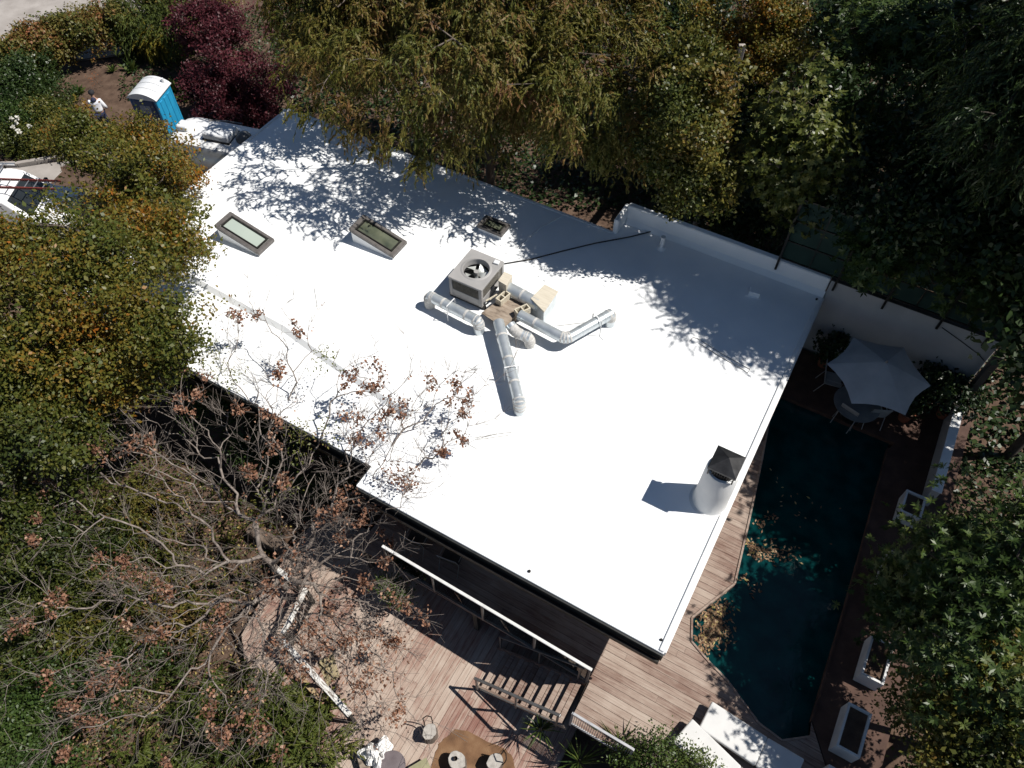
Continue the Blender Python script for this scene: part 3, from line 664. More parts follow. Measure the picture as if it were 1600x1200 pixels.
# slatted railing at the deck edge beside the stairs
p0 = np.append(bl[0], 0); p1 = np.append(bl[1], 0)
sr = thing('slat_railing', 'grey metal railing with close thin bars at the stair head', 'railing', hw(0, 0, 0), HA)
wgrey = noisy('pale_grey_rail', (.32, .32, .33), (.44, .44, .45), 6, .5, .3)
p0 = p0 + np.array([.03, -.03, 0])
top = lambda t: p0 + (p1 - p0) * t + np.array([0, 0, .98])
MB().bar(top(0), top(1.25), .055, .045).build('top_rail', wgrey, sr, bevel=.005)
MB().bar(top(0) - UP * .88, top(1.25) - UP * .88, .04, .035).build('lower_rail', wgrey, sr)
for t in (0, 1.25): MB().bar(p0 + (p1 - p0) * t - UP * .05, top(t), .05, .05).build('post', wgrey, sr)
for t in np.linspace(.05, 1.2, 26): MB().bar(p0 + (p1 - p0) * t + UP * .1, top(t), .012, .012).build('bar', wgrey, sr)
# peeling white railing of the lower deck
def px_rail(name, label, a, b, zt, slats):
    A_, B_ = at(*a, zt), at(*b, zt); ang = math.atan2(B_[1] - A_[1], B_[0] - A_[0]); L = np.linalg.norm(B_ - A_)
    t = thing(name, label, 'railing', (A_[0], A_[1], LOW), ang); h = zt - LOW
    MB().box((L / 2, 0, h), (L, .13, .045)).build('top_rail', M['peeling'], t, bevel=.006)
    for x in ([.05, L / 2, L - .05] if L > 1.6 else [.05, L - .05]): MB().box((x, 0, h / 2 - .03), (.08, .07, h - .05)).build('post', M['dark_wall'], t)
    MB().box((L / 2, 0, .12), (L - .1, .04, .05)).build('lower_rail', M['dark_metal'], t)
    if slats:
        for x in np.arange(.12, L - .1, .085): MB().box((x, 0, h / 2), (.022, .022, h - .14)).build('baluster', M['dark_metal'], t)
    return t
px_rail('deck_railing', 'peeling white top rail crossing the lower deck beside the patterned mats', (441, 1000), (547, 1117), LOW + .9, False)
px_rail('deck_railing', 'short slatted railing under the dry tree at the deck corner', (479, 918), (442, 990), LOW + .95, True)
px_rail('deck_railing', 'thin white pole rail by the retaining kerb left of the deck', (421, 880), (464, 913), LOW + .9, False)
rk = thing('retaining_kerb', 'brown timber retaining kerb at the back corner of the lower deck', 'kerb', at(450, 872, LOW - .2), HA)
MB().box((-.5, .1, .10), (1.7, .3, .42)).build('beam', noisy('brown_kerb', (.10, .072, .055), (.17, .13, .10), 3, .9, bump=.3), rk, bevel=.02)

# ------------------------------------------------------------------ air conditioner and ducts on the roof
acc = [hat(x, y, RZ + .78) for x, y in ((700, 434), (736, 391), (787, 410), (754, 456))]
acx, acy = np.mean(acc, axis=0)
ACW, ACD, ACH = 1.03, 1.2, .66
ac = thing('air_conditioner', 'grey rooftop air conditioner with round fan opening on the white roof', 'air conditioner', hw(acx, acy, RZ), HA)
Z0 = .12
b = MB()
for y in (-ACD / 2 + .1, ACD / 2 - .1): b.box((0, y, .06), (ACW + .1, .09, .12))
b.build('base_rail', M['dark_metal'], ac, bevel=.006)
for sx in (-1, 1):
    for sy in (-1, 1): MB().box((sx * (ACW / 2 - .05), sy * (ACD / 2 - .05), Z0 + ACH / 2), (.1, .1, ACH)).build('corner_post', M['ac_grey'], ac, bevel=.012)
MB().box((0, 0, Z0 + .02), (ACW - .02, ACD - .02, .04)).build('floor_pan', M['ac_grey'], ac)
MB().box((0, 0, Z0 + .22), (ACW - .22, ACD - .22, .32)).build('coil', M['ac_dark'], ac)
for (c, d) in (((0, -ACD / 2 + .02, Z0 + .14), (ACW - .2, .02, .26)), ((-ACW / 2 + .02, 0, Z0 + .14), (.02, ACD - .2, .26)), ((ACW / 2 - .02, -.2, Z0 + .14), (.02, ACD - .6, .26))):
    MB().box(c, d).build('side_panel', M['ac_grey'], ac, bevel=.006)
for k in range(9):
    z = Z0 + .30 + k * .04
    MB().box((0, -ACD / 2 + .025, z), (ACW - .2, .012, .012)).build('louvre', M['ac_fin'], ac)
    MB().box((-ACW / 2 + .025, 0, z), (.012, ACD - .2, .012)).build('louvre', M['ac_fin'], ac)
    MB().box((ACW / 2 - .025, 0, z), (.012, ACD - .2, .012)).build('louvre', M['ac_fin'], ac)
for k in range(22):
    x = -ACW / 2 + .12 + k * (ACW - .24) / 21
    MB().box((x, -ACD / 2 + .03, Z0 + .46), (.008, .008, .34)).build('grille_wire', M['ac_fin'], ac)
# top panel with a round hole
def ring_plate(w, d, r, z0, z1, n=48):
    m = MB(); o_, i_ = [], []
    for k in range(n):
        t = 2 * math.pi * (k + .5) / n; c, s = math.cos(t), math.sin(t); q = min(w / 2 / max(abs(c), 1e-6), d / 2 / max(abs(s), 1e-6))
        o_.append((q * c, q * s)); i_.append((r * c, r * s))
    vs = [(p[0], p[1], z) for z in (z0, z1) for ring in (o_, i_) for p in ring]
    fs = []
    for k in range(n):
        j = (k + 1) % n
        fs += [(2 * n + k, 2 * n + j, 3 * n + j, 3 * n + k), (k, n + k, n + j, j), (k, j, 2 * n + j, 2 * n + k), (n + k, 3 * n + k, 3 * n + j, n + j)]
    return m.add(vs, fs)
ZT = Z0 + ACH
tp = ring_plate(ACW + .03, ACD + .03, .36, ZT - .02, ZT + .05).build('top_panel', M['ac_grey'], ac, bevel=.008)
MB().lathe([(.43, ZT + .05), (.40, ZT + .068), (.365, ZT + .068), (.355, ZT - .12), (.362, ZT - .12)], 40, caps=False).build('fan_ring', M['ac_grey'], tp, smooth=True)
MB().lathe([(.40, ZT - .27), (.40, ZT - .25)], 40).build('fan_well', M['ac_dark'], ac)
MB().cyl((0, 0, ZT - .22), (0, 0, ZT - .04), .075, .07, 18).build('fan_hub', M['ac_grey'], ac, smooth=True)
for k in range(5):
    t0 = 2 * math.pi * k / 5 + .1; m = MB(); vs = []
    for u in np.linspace(0, 1, 5):
        r = .07 + .26 * u; wd = .28 + .30 * u
        for s in (-1, 1):
            t = t0 + s * wd * .8; vs.append((r * math.cos(t), r * math.sin(t), ZT - .12 + s * .05))
    m.add(vs, [(2 * i, 2 * i + 1, 2 * i + 3, 2 * i + 2) for i in range(4)]); m.build('fan_blade', M['blade'], ac, smooth=True)
MB().box((.36, .47, ZT + .075), (.16, .14, .05), .1).build('junction_cover', M['grey_plastic'], ac, bevel=.01)
def H3(x, y, z): p = hat(x, y, z); return Vector((p[0], p[1], z))
def duct(name, label, pts, r, elbows, straps=(), cat='duct', bands=()):
    root_p = pts[0]; t = thing(name, label, cat, hw(root_p[0], root_p[1], RZ), HA)
    o0 = Vector((root_p[0], root_p[1], RZ)); P = [Vector(p) - o0 for p in pts]
    for i in range(len(P) - 1):
        d = (P[i + 1] - P[i]).normalized(); L = (P[i + 1] - P[i]).length
        s = .6 * r if i else 0; e = .6 * r if i < len(P) - 2 else 0
        MB().cyl(P[i] + d * s, P[i + 1] - d * e, r, r, 24).build('pipe', M['galv'], t, smooth=True)
        for u in np.arange(.5, L - .2, .75):
            c = P[i] + d * u; MB().cyl(c - d * .03, c + d * .03, r * 1.035, r * 1.035, 24).build('seam_band', M['galv'] if i % 2 else M['mastic'], t, smooth=True)
    for i, mt in elbows:
        a = P[i]; din = (P[i] - P[i - 1]).normalized() if i > 0 else None
        dout = (P[i + 1] - P[i]).normalized() if i < len(P) - 1 else None
        if din is None: din = Vector((0, 0, 1))
        if dout is None: dout = Vector((0, 0, -1))
        q = []; k = 1.25 * r
        A_, B_ = a - din * k, a + dout * (k if i < len(P) - 1 else k)
        for u in np.linspace(0, 1, 6): q.append(A_ * (1 - u) ** 2 + a * 2 * u * (1 - u) + B_ * u * u)
        if i == len(P) - 1 or i == 0:
            base = q[-1] if i else q[0]
            if i: q.append(Vector((base.x, base.y, -.02)))
            else: q.insert(0, Vector((base.x, base.y, -.02)))
        e = MB().tube(q, r * 1.03, 20).build('elbow', M['galv'] if mt == 'galv' else M['mastic'], t, smooth=True)
        for j in range(1, len(q) - 1):
            d = (q[j + 1] - q[j - 1]).normalized(); MB().cyl(q[j] - d * .022, q[j] + d * .022, r * 1.09, r * 1.09, 20).build('joint_band', M['mastic'], e, smooth=True)
    for i, u in straps:
        c = P[i] + (P[i + 1] - P[i]) * u; d = (P[i + 1] - P[i]).normalized(); sd_ = d.cross(Vector((0, 0, 1))).normalized()
        m = MB(); m.bar(c + sd_ * (r + .03) - Vector((0, 0, c.z)), c + sd_ * (r + .03) + Vector((0, 0, r + .04)), .03, .006)
        m.bar(c - sd_ * (r + .03) - Vector((0, 0, c.z)), c - sd_ * (r + .03) + Vector((0, 0, r + .04)), .03, .006)
        m.bar(c + sd_ * (r + .03) + Vector((0, 0, r + .04)), c - sd_ * (r + .03) + Vector((0, 0, r + .04)), .03, .006)
        m.bar(c + sd_ * (r + .03) - Vector((0, 0, c.z - .01)), c + sd_ * (r + .2) - Vector((0, 0, c.z - .01)), .03, .012)
        m.build('strap', M['white_paint'], t)
    return t
zd = RZ + .42; RD = .145
duct('duct', 'silver duct along the front of the air conditioner, nearest the skylights', [H3(670, 462, zd), H3(748, 502, zd)], RD, ((0, 'mastic'), (1, 'galv')), ((0, .45),), )
duct('duct', 'long silver duct running down the roof towards the camera', [H3(779, 503, zd), H3(812, 630, zd - .05)], RD, ((1, 'galv'),), ((0, .62),))
duct('duct', 'bent silver duct reaching right from the platform, with a strap near its end', [H3(812, 492, zd), H3(884, 530, zd), H3(955, 490, zd)], RD, ((1, 'galv'), (2, 'galv')), ((1, .68),))
duct('duct', 'short grey sealed elbow duct under the plywood platform', [H3(797, 507, zd), H3(806, 520, zd - .08), H3(828, 528, zd - .12)], RD * .95, ((1, 'mastic'), (2, 'mastic')))
duct('duct', 'short silver duct between the tan box and the plenum box', [H3(793, 450, zd), H3(842, 476, zd)], RD * 1.25, ())
# plenum box with board on top
def px_box(name, label, cat, pix, zt, zb, mat_side, mat_top, th=.04):
    P = [hat(x, y, zt) for x, y in pix]; c = np.mean(P, axis=0); t = thing(name, label, cat, hw(c[0], c[1], zb), HA)
    L = [(p[0] - c[0], p[1] - c[1]) for p in P]
    bd = MB().prism([(a * .94, b_ * .94) for a, b_ in L], 0, zt - zb - th).build('body', mat_side, t, bevel=.01)
    MB().prism(L, zt - zb - th, zt - zb).build('lid', mat_top, t, bevel=.006)
    return t, c
px_box('plenum_box', 'white metal plenum box with tan board lid right of the platform', 'duct box', [(829, 466), (851, 444), (872, 455), (850, 487)], RZ + .6, RZ, M['galv'], M['tan_panel'], .05)
px_box('transition_box', 'tan sheet box against the right side of the air conditioner', 'duct box', [(778, 438), (788, 424), (801, 430), (791, 446)], RZ + .75, RZ, M['tan_panel'], M['tan_panel'], .03)
pb = [hat(x, y, RZ + .3) for x, y in ((752, 489), (765, 479), (790, 461), (822, 476), (806, 492), (789, 513))]
c = np.mean(pb, axis=0); pt = thing('plywood_platform', 'weathered brown plywood platform holding the concrete blocks', 'board', hw(c[0], c[1], RZ), HA)
MB().prism([(p[0] - c[0], p[1] - c[1]) for p in pb], .275, .3).build('board', M['plywood'], pt)
for dx, dy in ((-.35, -.1), (.3, .05), (.05, -.25)): MB().box((dx, dy, .1375), (.1, .1, .275)).build('leg', M['plywood'], pt)
def block(label, px, py, zb, rot, tilt=0.0):
    p = at(px, py, zb + .1); t = thing('concrete_block', label, 'block', (p[0], p[1], zb), rot, 'concrete blocks on the roof platform')
    m = MB(); L, W_, H_ = .4, .2, .2
    for y in (-W_ / 2 + .0175, W_ / 2 - .0175): m.box((0, y, H_ / 2), (L, .035, H_))
    for x in (-L / 2 + .0175, 0, L / 2 - .0175): m.box((x, 0, H_ / 2), (.035, W_ - .07, H_))
    m.build('block_body', M['concrete_block'], t, bevel=.004)
    MB().box((0, 0, .012), (L - .04, W_ - .04, .02)).build('hole_shade', M['ac_dark'], t)  # dark sheet on the floor of the holes paints their shade
    return t
block('tan concrete block with two holes up, beside the air conditioner', 786, 466, RZ + .3, HA + R_(90 - 12))
block('tan concrete block at the far edge of the platform by the bent duct', 816, 486, RZ + .3, HA + R_(60))
for i, (px, py, r) in enumerate(((768, 466, 62), (773, 463, 70))):
    p = at(px, py, RZ + .33); tag(MB().box((0, 0, .02), (.36, .035, .04)).build('timber_offcut', M['concrete_block'], bevel=.004), ('pale timber offcut leaning nearest the air conditioner', 'pale timber offcut beside the two-holed concrete block')[i], 'offcut')
    o = bpy.data.objects['timber_offcut' if i == 0 else 'timber_offcut.001']; o.location = p; o.rotation_euler = (0, R_(-8), HA + R_(r))
# cables and wires on the roof
def cable(name, label, pix, r, mat, z=RZ + .015, cat='cable'):
    P = [at(x, y, z) for x, y in pix]; p0_ = P[0]
    o = MB().tube([p - p0_ for p in P], r, 6).build(name, mat, smooth=True); o.location = p0_
    return tag(o, label, cat)
cable('cable', 'black cable lying on the roof from the air conditioner to the vent pipes', [(788, 412), (830, 405), (880, 392), (930, 380), (985, 370), (1028, 359)], .018, M['black_rubber'], RZ + .03)
cable('conduit', 'pale conduit running from the air conditioner towards the back roof edge', [(784, 411), (800, 396), (815, 383), (832, 366), (848, 354), (880, 337)], .022, M['white_paint'], RZ + .03)
wire_m = noisy('dull_wire', (.35, .34, .32), (.45, .44, .42), 6, .5)
cable('wire', 'thin looped wire lying on the bright roof above the chimney', [(1078, 533), (1083, 527), (1090, 529), (1130, 554), (1172, 577), (1168, 583), (1162, 578), (1125, 557), (1092, 536)], .009, wire_m, cat='wire')
cable('wire', 'thin double wire lying near the brown leaf clusters', [(742, 684), (770, 679), (800, 675), (795, 680), (745, 687)], .006, wire_m, cat='wire')
cable('wire', 'thin bent wire on the roof between skylights and roof step', [(491, 450), (496, 479), (480, 478)], .006, wire_m, cat='wire')
cable('wire', 'thin slack wire beside the bent duct strap', [(870, 509), (920, 503), (955, 497)], .006, wire_m, RZ + .02, cat='wire')
def wall_pt(px, py):                     # point of the boundary wall's inner face seen at a photo pixel
    lo_, hi_ = 0.0, 4.0
    for _ in range(40):
        z = (lo_ + hi_) / 2
        if hat(px, py, z)[1] > PY - .02: lo_ = z
        else: hi_ = z
    return at(px, py, z)
hs_ = [wall_pt(x, y) for x, y in ((1472, 512), (1500, 532), (1528, 553), (1540, 566))]
tag(MB().tube([p - hs_[0] for p in hs_], .011, 6).build('irrigation_hose', M['black_rubber'], smooth=True), 'black irrigation hose hanging down the white wall by the patio', 'hose').location = hs_[0]

# ------------------------------------------------------------------ things on the lower deck
def stump(label, px, py, r, h, seed, handle):
    rnd = random.Random(seed); p = at(px, py, LOW + h); t = thing('stump_stool', label, 'stool', (p[0], p[1], LOW), rnd.uniform(0, 6), 'log stools on the lower deck')
    jit = [1 + .10 * math.sin(2 * k / 20 * 6.28 + seed) + rnd.uniform(-.06, .06) for k in range(20)]
    MB().lathe([(r * 1.08, 0), (r * 1.0, .08), (r * .97, h - .04), (r, h - .01)], 20, jit=jit).build('log', M['bark'], t, smooth=True)
    MB().lathe([(r * .96, h - .02), (r * .96, h)], 20, jit=jit).build('end_grain', M['stump_top'], t)
    if handle is not None:
        a = handle - t.rotation_euler.z; dx, dy = math.cos(a), math.sin(a); nx_, ny_ = -dy, dx; w = r * .55
        q = [(dx * r * .8 + nx_ * w, dy * r * .8 + ny_ * w, h * .7), (dx * r * 1.15 + nx_ * w, dy * r * 1.15 + ny_ * w, h + .05), (dx * r * 1.35 + nx_ * w, dy * r * 1.35 + ny_ * w, h + .34), (dx * r * 1.5, dy * r * 1.5, h + .40),
             (dx * r * 1.35 - nx_ * w, dy * r * 1.35 - ny_ * w, h + .34), (dx * r * 1.15 - nx_ * w, dy * r * 1.15 - ny_ * w, h + .05), (dx * r * .8 - nx_ * w, dy * r * .8 - ny_ * w, h * .7)]
        MB().tube(q, .014, 6).build('iron_back', M['iron'], t, smooth=True)
    return t
stump('log stool standing alone on the boards above the cowhide rug', 671, 1143, .17, .42, 1, R_(100))
stump('log stool in the middle of the cowhide rug with a small cup on it', 714, 1188, .2, .4, 2, None)
stump('log stool at the right edge of the cowhide rug with iron back', 773, 1190, .18, .42, 3, R_(20))
p = at(712, 1186, LOW + .4); cp = thing('cup', 'small dark cup standing on the middle log stool', 'cup', p)
MB().lathe([(.03, 0), (.042, .01), (.048, .09), (.042, .09), (.036, .02)], 16).build('bowl', M['iron'], cp, smooth=True); MB().tube([(.045, 0, .075), (.08, 0, .06), (.08, 0, .03), (.044, 0, .02)], .007, 6).build('handle', M['alu'], cp)
hp = [(712, 1138), (735, 1144), (790, 1172), (800, 1182), (808, 1210), (790, 1260), (730, 1275), (690, 1250), (668, 1215), (680, 1180), (686, 1162), (700, 1150)]
pc_ = [at(x, y, LOW + .012)[:2] for x, y in hp]; c = np.mean(pc_, axis=0)
den = []
rnd = random.Random(4)
for i in range(len(pc_)):
    a, b_ = pc_[i], pc_[(i + 1) % len(pc_)]
    for u in (0, .25, .5, .75): den.append(tuple(a + (b_ - a) * u - c + np.array([rnd.uniform(-.02, .02), rnd.uniform(-.02, .02)])))
o = MB().prism(den, 0, .008).build('cowhide_rug', M['hide']); o.location = (c[0], c[1], LOW + .006); tag(o, 'brown cowhide rug spread on the lower deck under log stools', 'rug')
def cloth_pile(name, label, pos, r, h, seed, mat):
    rng = np.random.default_rng(seed); n = 26; vs, fs = [], []
    ph = rng.uniform(0, 6.28, 8)
    for j in range(n):
        for i in range(n):
            x, y = (i / (n - 1) - .5) * 2, (j / (n - 1) - .5) * 2; d = math.hypot(x, y) ; a = math.atan2(y, x)
            rr = r * (1 + .25 * math.sin(3 * a + ph[0]) + .12 * math.sin(7 * a + ph[1])); s = max(abs(x), abs(y)) / max(d, 1e-6)
            hh = h * max(0, 1 - (d * s) ** 2.0 * .95) * (.55 + .45 * math.sin(6 * x + ph[2]) * math.sin(5 * y + ph[3])) + .07 * abs(math.sin(11 * x + 7 * y + ph[4])) * (1 - .7 * d * s) + .05 * abs(math.sin(9 * y - 13 * x + ph[5]))
            vs.append((x * s * rr, y * s * rr, max(.006, hh)))
    fs = [(j * n + i, j * n + i + 1, (j + 1) * n + i + 1, (j + 1) * n + i) for j in range(n - 1) for i in range(n - 1)]
    o = MB().add(vs, fs).build(name, mat, smooth=False); o.location = pos; return tag(o, label, 'cloth')
cloth_pile('cloth_bundle', 'crumpled white cloth heaped on the chair beside the round table', at(590, 1180, LOW + .3), .34, .38, 5, M['cloth'])
rt_ = at(612, 1196, LOW + .5); t = thing('round_table', 'small round dark table next to the crumpled white cloth', 'table', (rt_[0], rt_[1], LOW))
MB().lathe([(.30, .47), (.31, .49), (.31, .5), (.29, .505)], 32).build('table_top', noisy('mauve_table', (.10, .08, .085), (.15, .125, .13), 4, .6), t, smooth=True)
MB().cyl((0, 0, .02), (0, 0, .47), .03).build('pedestal', M['dark_metal'], t); MB().lathe([(.2, 0), (.2, .02), (.04, .04)], 20).build('base', M['dark_metal'], t)
cch = at(578, 1190, LOW + .3); t = thing('low_stool', 'low wooden stool under the white cloth', 'stool', (cch[0], cch[1], LOW), .4)
MB().box((0, 0, .27), (.5, .45, .05)).build('seat', M['plywood'], t, bevel=.01)
for a in (-.2, .2):
    for b_ in (-.18, .18): MB().box((a, b_, .122), (.05, .05, .245)).build('leg', M['plywood'], t)
yb = at(657, 1203, LOW + .25); t = thing('crate', 'yellowish box at the bottom edge next to the cowhide', 'box', (yb[0], yb[1], LOW), .5)
MB().box((0, 0, .12), (.42, .32, .24)).build('crate_body', M['plywood'], t, bevel=.01); MB().box((0, 0, .25), (.44, .34, .02)).build('lid', noisy('yellow_lid', (.22, .21, .12), (.32, .30, .18), 5, .8), t)
for nm, lab, pts_, mt in (('mat', 'floral patterned mat on the deck right of the white rail', ((496, 1035), (520, 1020), (531, 1056), (512, 1072)), 'rug_b'), ('mat', 'tan patterned mat on the deck left of the white rail', ((452, 1068), (472, 1055), (505, 1090), (482, 1108)), 'rug_a')):
    q = [at(x, y, LOW + .01)[:2] for x, y in pts_]; c = np.mean(q, axis=0)
    o = MB().prism([tuple(a - c) for a in q], 0, .012).build(nm, M[mt]); o.location = (c[0], c[1], LOW + .004); tag(o, lab, 'mat')

# ------------------------------------------------------------------ balcony chairs
def sling_chair(name, label, loc, rz, metal, fab, group):
    t = thing(name, label, 'chair', loc, rz, group)
    MB().box((0, 0, .43), (.48, .46, .02)).build('seat', fab, t, bevel=.006)
    M3 = Matrix.Rotation(R_(-14), 3, 'X'); MB().box((0, .28, .68), (.46, .02, .48), M=M3).build('backrest', fab, t, bevel=.006)
    for s in (-1, 1):
        MB().tube([(s * .25, -.22, 0), (s * .25, -.22, .62), (s * .25, .2, .64)], .012, 6).build('arm', metal, t, smooth=True)
        MB().tube([(s * .25, .38, 0), (s * .25, .22, .45), (s * .24, .345, .93)], .012, 6).build('leg', metal, t, smooth=True)
    MB().tube([(-.24, .345, .93), (0, .36, .95), (.24, .345, .93)], .012, 6).build('back_rail', metal, t, smooth=True)
    return t
pal_ = noisy('worn_wire', (.28, .27, .26), (.36, .35, .34), 5, .5, .4)
for i, (px, py) in enumerate(((654, 838), (708, 866))):
    p = at(px, py, .45); sling_chair('balcony_chair', ('dark wire chair on the balcony under the eave, left one', 'dark wire chair on the balcony under the eave, right one')[i], (p[0], p[1], 0), HA + R_(180 + 8), pal_, M['dark_wall'], 'balcony chairs')

# ------------------------------------------------------------------ patio: umbrella, table, chairs, pots, planters, loungers
uc = at(1374, 583, 2.05); um = thing('patio_umbrella', 'white hexagonal patio umbrella open over the round table', 'umbrella', (uc[0], uc[1], 0), HA)
MB().cyl((0, 0, .05), (0, 0, 2.5), .022, .022, 12).build('pole', M['grey_metal'], um, smooth=True)
MB().lathe([(.28, 0), (.28, .05), (.05, .09), (.04, .2)], 24).build('base', M['dark_metal'], um, smooth=True)
cn = MB(); nS = 6; rngs = 6; RU = 1.3
ang = [R_(14) + 2 * math.pi * k / nS for k in range(nS)]
cv = [(0, 0, 2.5)]
for j in range(1, rngs + 1):
    u = j / rngs
    for k in range(nS):
        for s in range(4):
            a0, a1 = ang[k], ang[k] + 2 * math.pi / nS; w = s / 4
            x = (math.cos(a0) * (1 - w) + math.cos(a1) * w) * RU * u; y = (math.sin(a0) * (1 - w) + math.sin(a1) * w) * RU * u
            sag_ = -.09 * math.sin(math.pi * w) * u; inw = 1 - .09 * math.sin(math.pi * w) * u * u
            cv.append((x * inw, y * inw, 2.5 - .52 * u ** 1.1 - sag_ * .4))
m_ = nS * 4; cf = [(0, 1 + k, 1 + (k + 1) % m_) for k in range(m_)]
for j in range(rngs - 1):
    for k in range(m_): cf.append((1 + j * m_ + k, 1 + (j + 1) * m_ + k, 1 + (j + 1) * m_ + (k + 1) % m_, 1 + j * m_ + (k + 1) % m_))
cn.add(cv, cf); cn.build('canopy', M['umbrella'], um)
for a in ang: MB().tube([(0, 0, 2.42), (math.cos(a) * RU * .5, math.sin(a) * RU * .5, 2.2), (math.cos(a) * RU * .97, math.sin(a) * RU * .97, 1.96)], .01, 5).build('rib', M['grey_metal'], um)
MB().lathe([(.02, 2.5), (.03, 2.53), (.01, 2.58)], 10).build('finial', M['grey_metal'], um)
tt = thing('patio_table', 'round glass patio table standing under the white umbrella', 'table', (uc[0] - .1, uc[1] - .05, 0), HA)
MB().lathe([(.6, .71), (.62, .72), (.62, .735), (.6, .74)], 40).build('table_top', noisy('frosted_glass', (.12, .13, .135), (.17, .18, .185), 3, .2), tt, smooth=True)
for k in range(4):
    a = k * math.pi / 2 + .4; MB().tube([(math.cos(a) * .42, math.sin(a) * .42, 0), (math.cos(a) * .36, math.sin(a) * .36, .4), (math.cos(a) * .45, math.sin(a) * .45, .71)], .014, 6).build('leg', M['grey_metal'], tt)
pal = noisy('pale_chair_metal', (.3, .3, .3), (.4, .4, .4), 5, .5, .3)
for i, (px, py, rz, lab) in enumerate(((1302, 592, 100, 'pale metal patio chair on the left of the umbrella table'), (1330, 642, 165, 'pale metal patio chair in front of the umbrella table'), (1366, 640, 205, 'pale metal patio chair under the right front edge of the umbrella'), (1404, 560, 320, 'pale metal patio chair behind the umbrella table by the white wall'))):
    p = at(px, py, .45); sling_chair('patio_chair', lab, (p[0], p[1], 0), HA + R_(rz), pal, pal, 'patio chairs')
def lounger(label, px, py, L, W_, rz, back):
    p = at(px, py, .34); t = thing('sun_lounger', label, 'lounger', (p[0], p[1], 0), rz, 'white loungers by the pool')
    # local x: length from the foot corner, y: width
    MB().box((L * .31, -W_ / 2, .27), (L * .62, W_, .13)).build('cushion', M['fabric_white'], t, bevel=.035, seg=3)
    Mb = Matrix.Rotation(R_(-back), 3, 'Y'); cb = Vector((L * .62 + math.cos(R_(back)) * L * .19, -W_ / 2, .275 + math.sin(R_(back)) * L * .19))
    MB().box(cb, (L * .375, W_, .12), M=Mb).build('back_cushion', M['fabric_white'], t, bevel=.035, seg=3)
    MB().box((L * .5, -W_ / 2, .17), (L * .96, W_ * .94, .05)).build('frame', M['dark_wall'], t, bevel=.006)
    for x in (.12, L - .14):
        for y in (-.06, -W_ + .06): MB().box((x, y, .075), (.06, .06, .15)).build('leg', M['dark_wall'], t)
    return t
def ang_of(a, b, z): A_, B_ = at(*a, z), at(*b, z); return math.atan2(B_[1] - A_[1], B_[0] - A_[0])
lounger('white lounger nearest the pool, half in leaf shade', 1113, 1095, 2.1, .66, ang_of((1113, 1095), (1170, 1132), .3), 8)
lounger('white lounger partly hidden by the leafy shrub', 1082, 1122, 2.1, .66, ang_of((1082, 1122), (1156, 1194), .3), 0)
def planter(label, px, py, L, W_, H_):
    p = at(px, py, H_); t = thing('planter', label, 'planter', (p[0], p[1], 0), HA, 'white planter boxes beside the pool')
    w = .05; m = MB()
    m.box((0, -L / 2 + w / 2, H_ / 2), (W_, w, H_)); m.box((0, L / 2 - w / 2, H_ / 2), (W_, w, H_)); m.box((-W_ / 2 + w / 2, 0, H_ / 2), (w, L - 2 * w, H_)); m.box((W_ / 2 - w / 2, 0, H_ / 2), (w, L - 2 * w, H_))
    m.build('box', M['planter'], t); MB().box((0, 0, H_ - .1), (W_ - 2 * w, L - 2 * w, .06)).build('earth', M['soil'], t)
    return t
planter('open white planter box with dark soil at the near end of the row', 1335, 1140, 1.0, .5, .5)
planter('white planter box under the leafy tree, second from the near end', 1372, 1030, 1.0, .5, .5)
planter('white planter box half hidden in leaves midway along the pool', 1400, 890, .9, .5, .5)
planter('white planter box nearest the low white wall', 1428, 788, .7, .5, .5)
planter('white planter box cut off by the bottom edge of the picture', 1305, 1238, .9, .5, .5)
def pot(label, p, r, h, mat='terracotta'):
    t = thing('plant_pot', label, 'pot', (p[0], p[1], 0)); MB().lathe([(r * .7, 0), (r, h * .9), (r * 1.1, h * .92), (r * 1.1, h), (r * .95, h), (r * .9, h * .85)], 24).build('pot_body', M[mat], t, smooth=True)
    MB().lathe([(r * .9, h * .84), (r * .9, h * .86)], 20).build('earth', M['soil'], t); return t
POTS = [(1290, 560, 'terracotta pot in the dark corner by the house edge'), (1436, 628, 'terracotta pot right of the umbrella'), (1478, 640, 'terracotta pot at the foot of the low wall'), (1418, 645, 'small terracotta pot in front of the umbrella corner')]
POTP = []
for px, py, lab in POTS:
    p = at(px, py, .3); POTP.append(p); pot(lab, p, .2, .34)

# ------------------------------------------------------------------ front yard: toilet, trailer, van, ladder, person
tc_ = [at(x, y, 1.32) for x, y in ((198, 149), (245, 155), (262, 124), (217, 118))]
c = np.mean(tc_, axis=0); ta = math.atan2(tc_[1][1] - tc_[0][1], tc_[1][0] - tc_[0][0])
to = thing('portable_toilet', 'blue portable toilet with white ribbed roof beside the trailer', 'portable toilet', (c[0], c[1], GND), ta)
TW, TD, TH = 1.08, 1.08, 2.05
MB().box((0, 0, .06), (TW + .06, TD + .06, .12)).build('base', M['black_rubber'], to, bevel=.01)
MB().box((-TW / 2 + .03, 0, TH / 2), (.06, TD, TH - .02)).build('side_wall', M['blue_plastic'], to)
MB().box((TW / 2 - .03, 0, TH / 2), (.06, TD, TH - .02)).build('side_wall', M['cyan_plastic'], to)
MB().box((0, TD / 2 - .03, TH / 2), (TW - .12, .06, TH - .02)).build('back_wall', M['blue_plastic'], to)
MB().box((0, -TD / 2 + .03, TH / 2), (TW - .12, .06, TH - .02)).build('front_wall', M['blue_plastic'], to)
d = MB().box((0, -TD / 2 - .012, TH / 2 + .02), (TW - .3, .03, TH - .22)).build('door', M['navy_plastic'], to, bevel=.02)
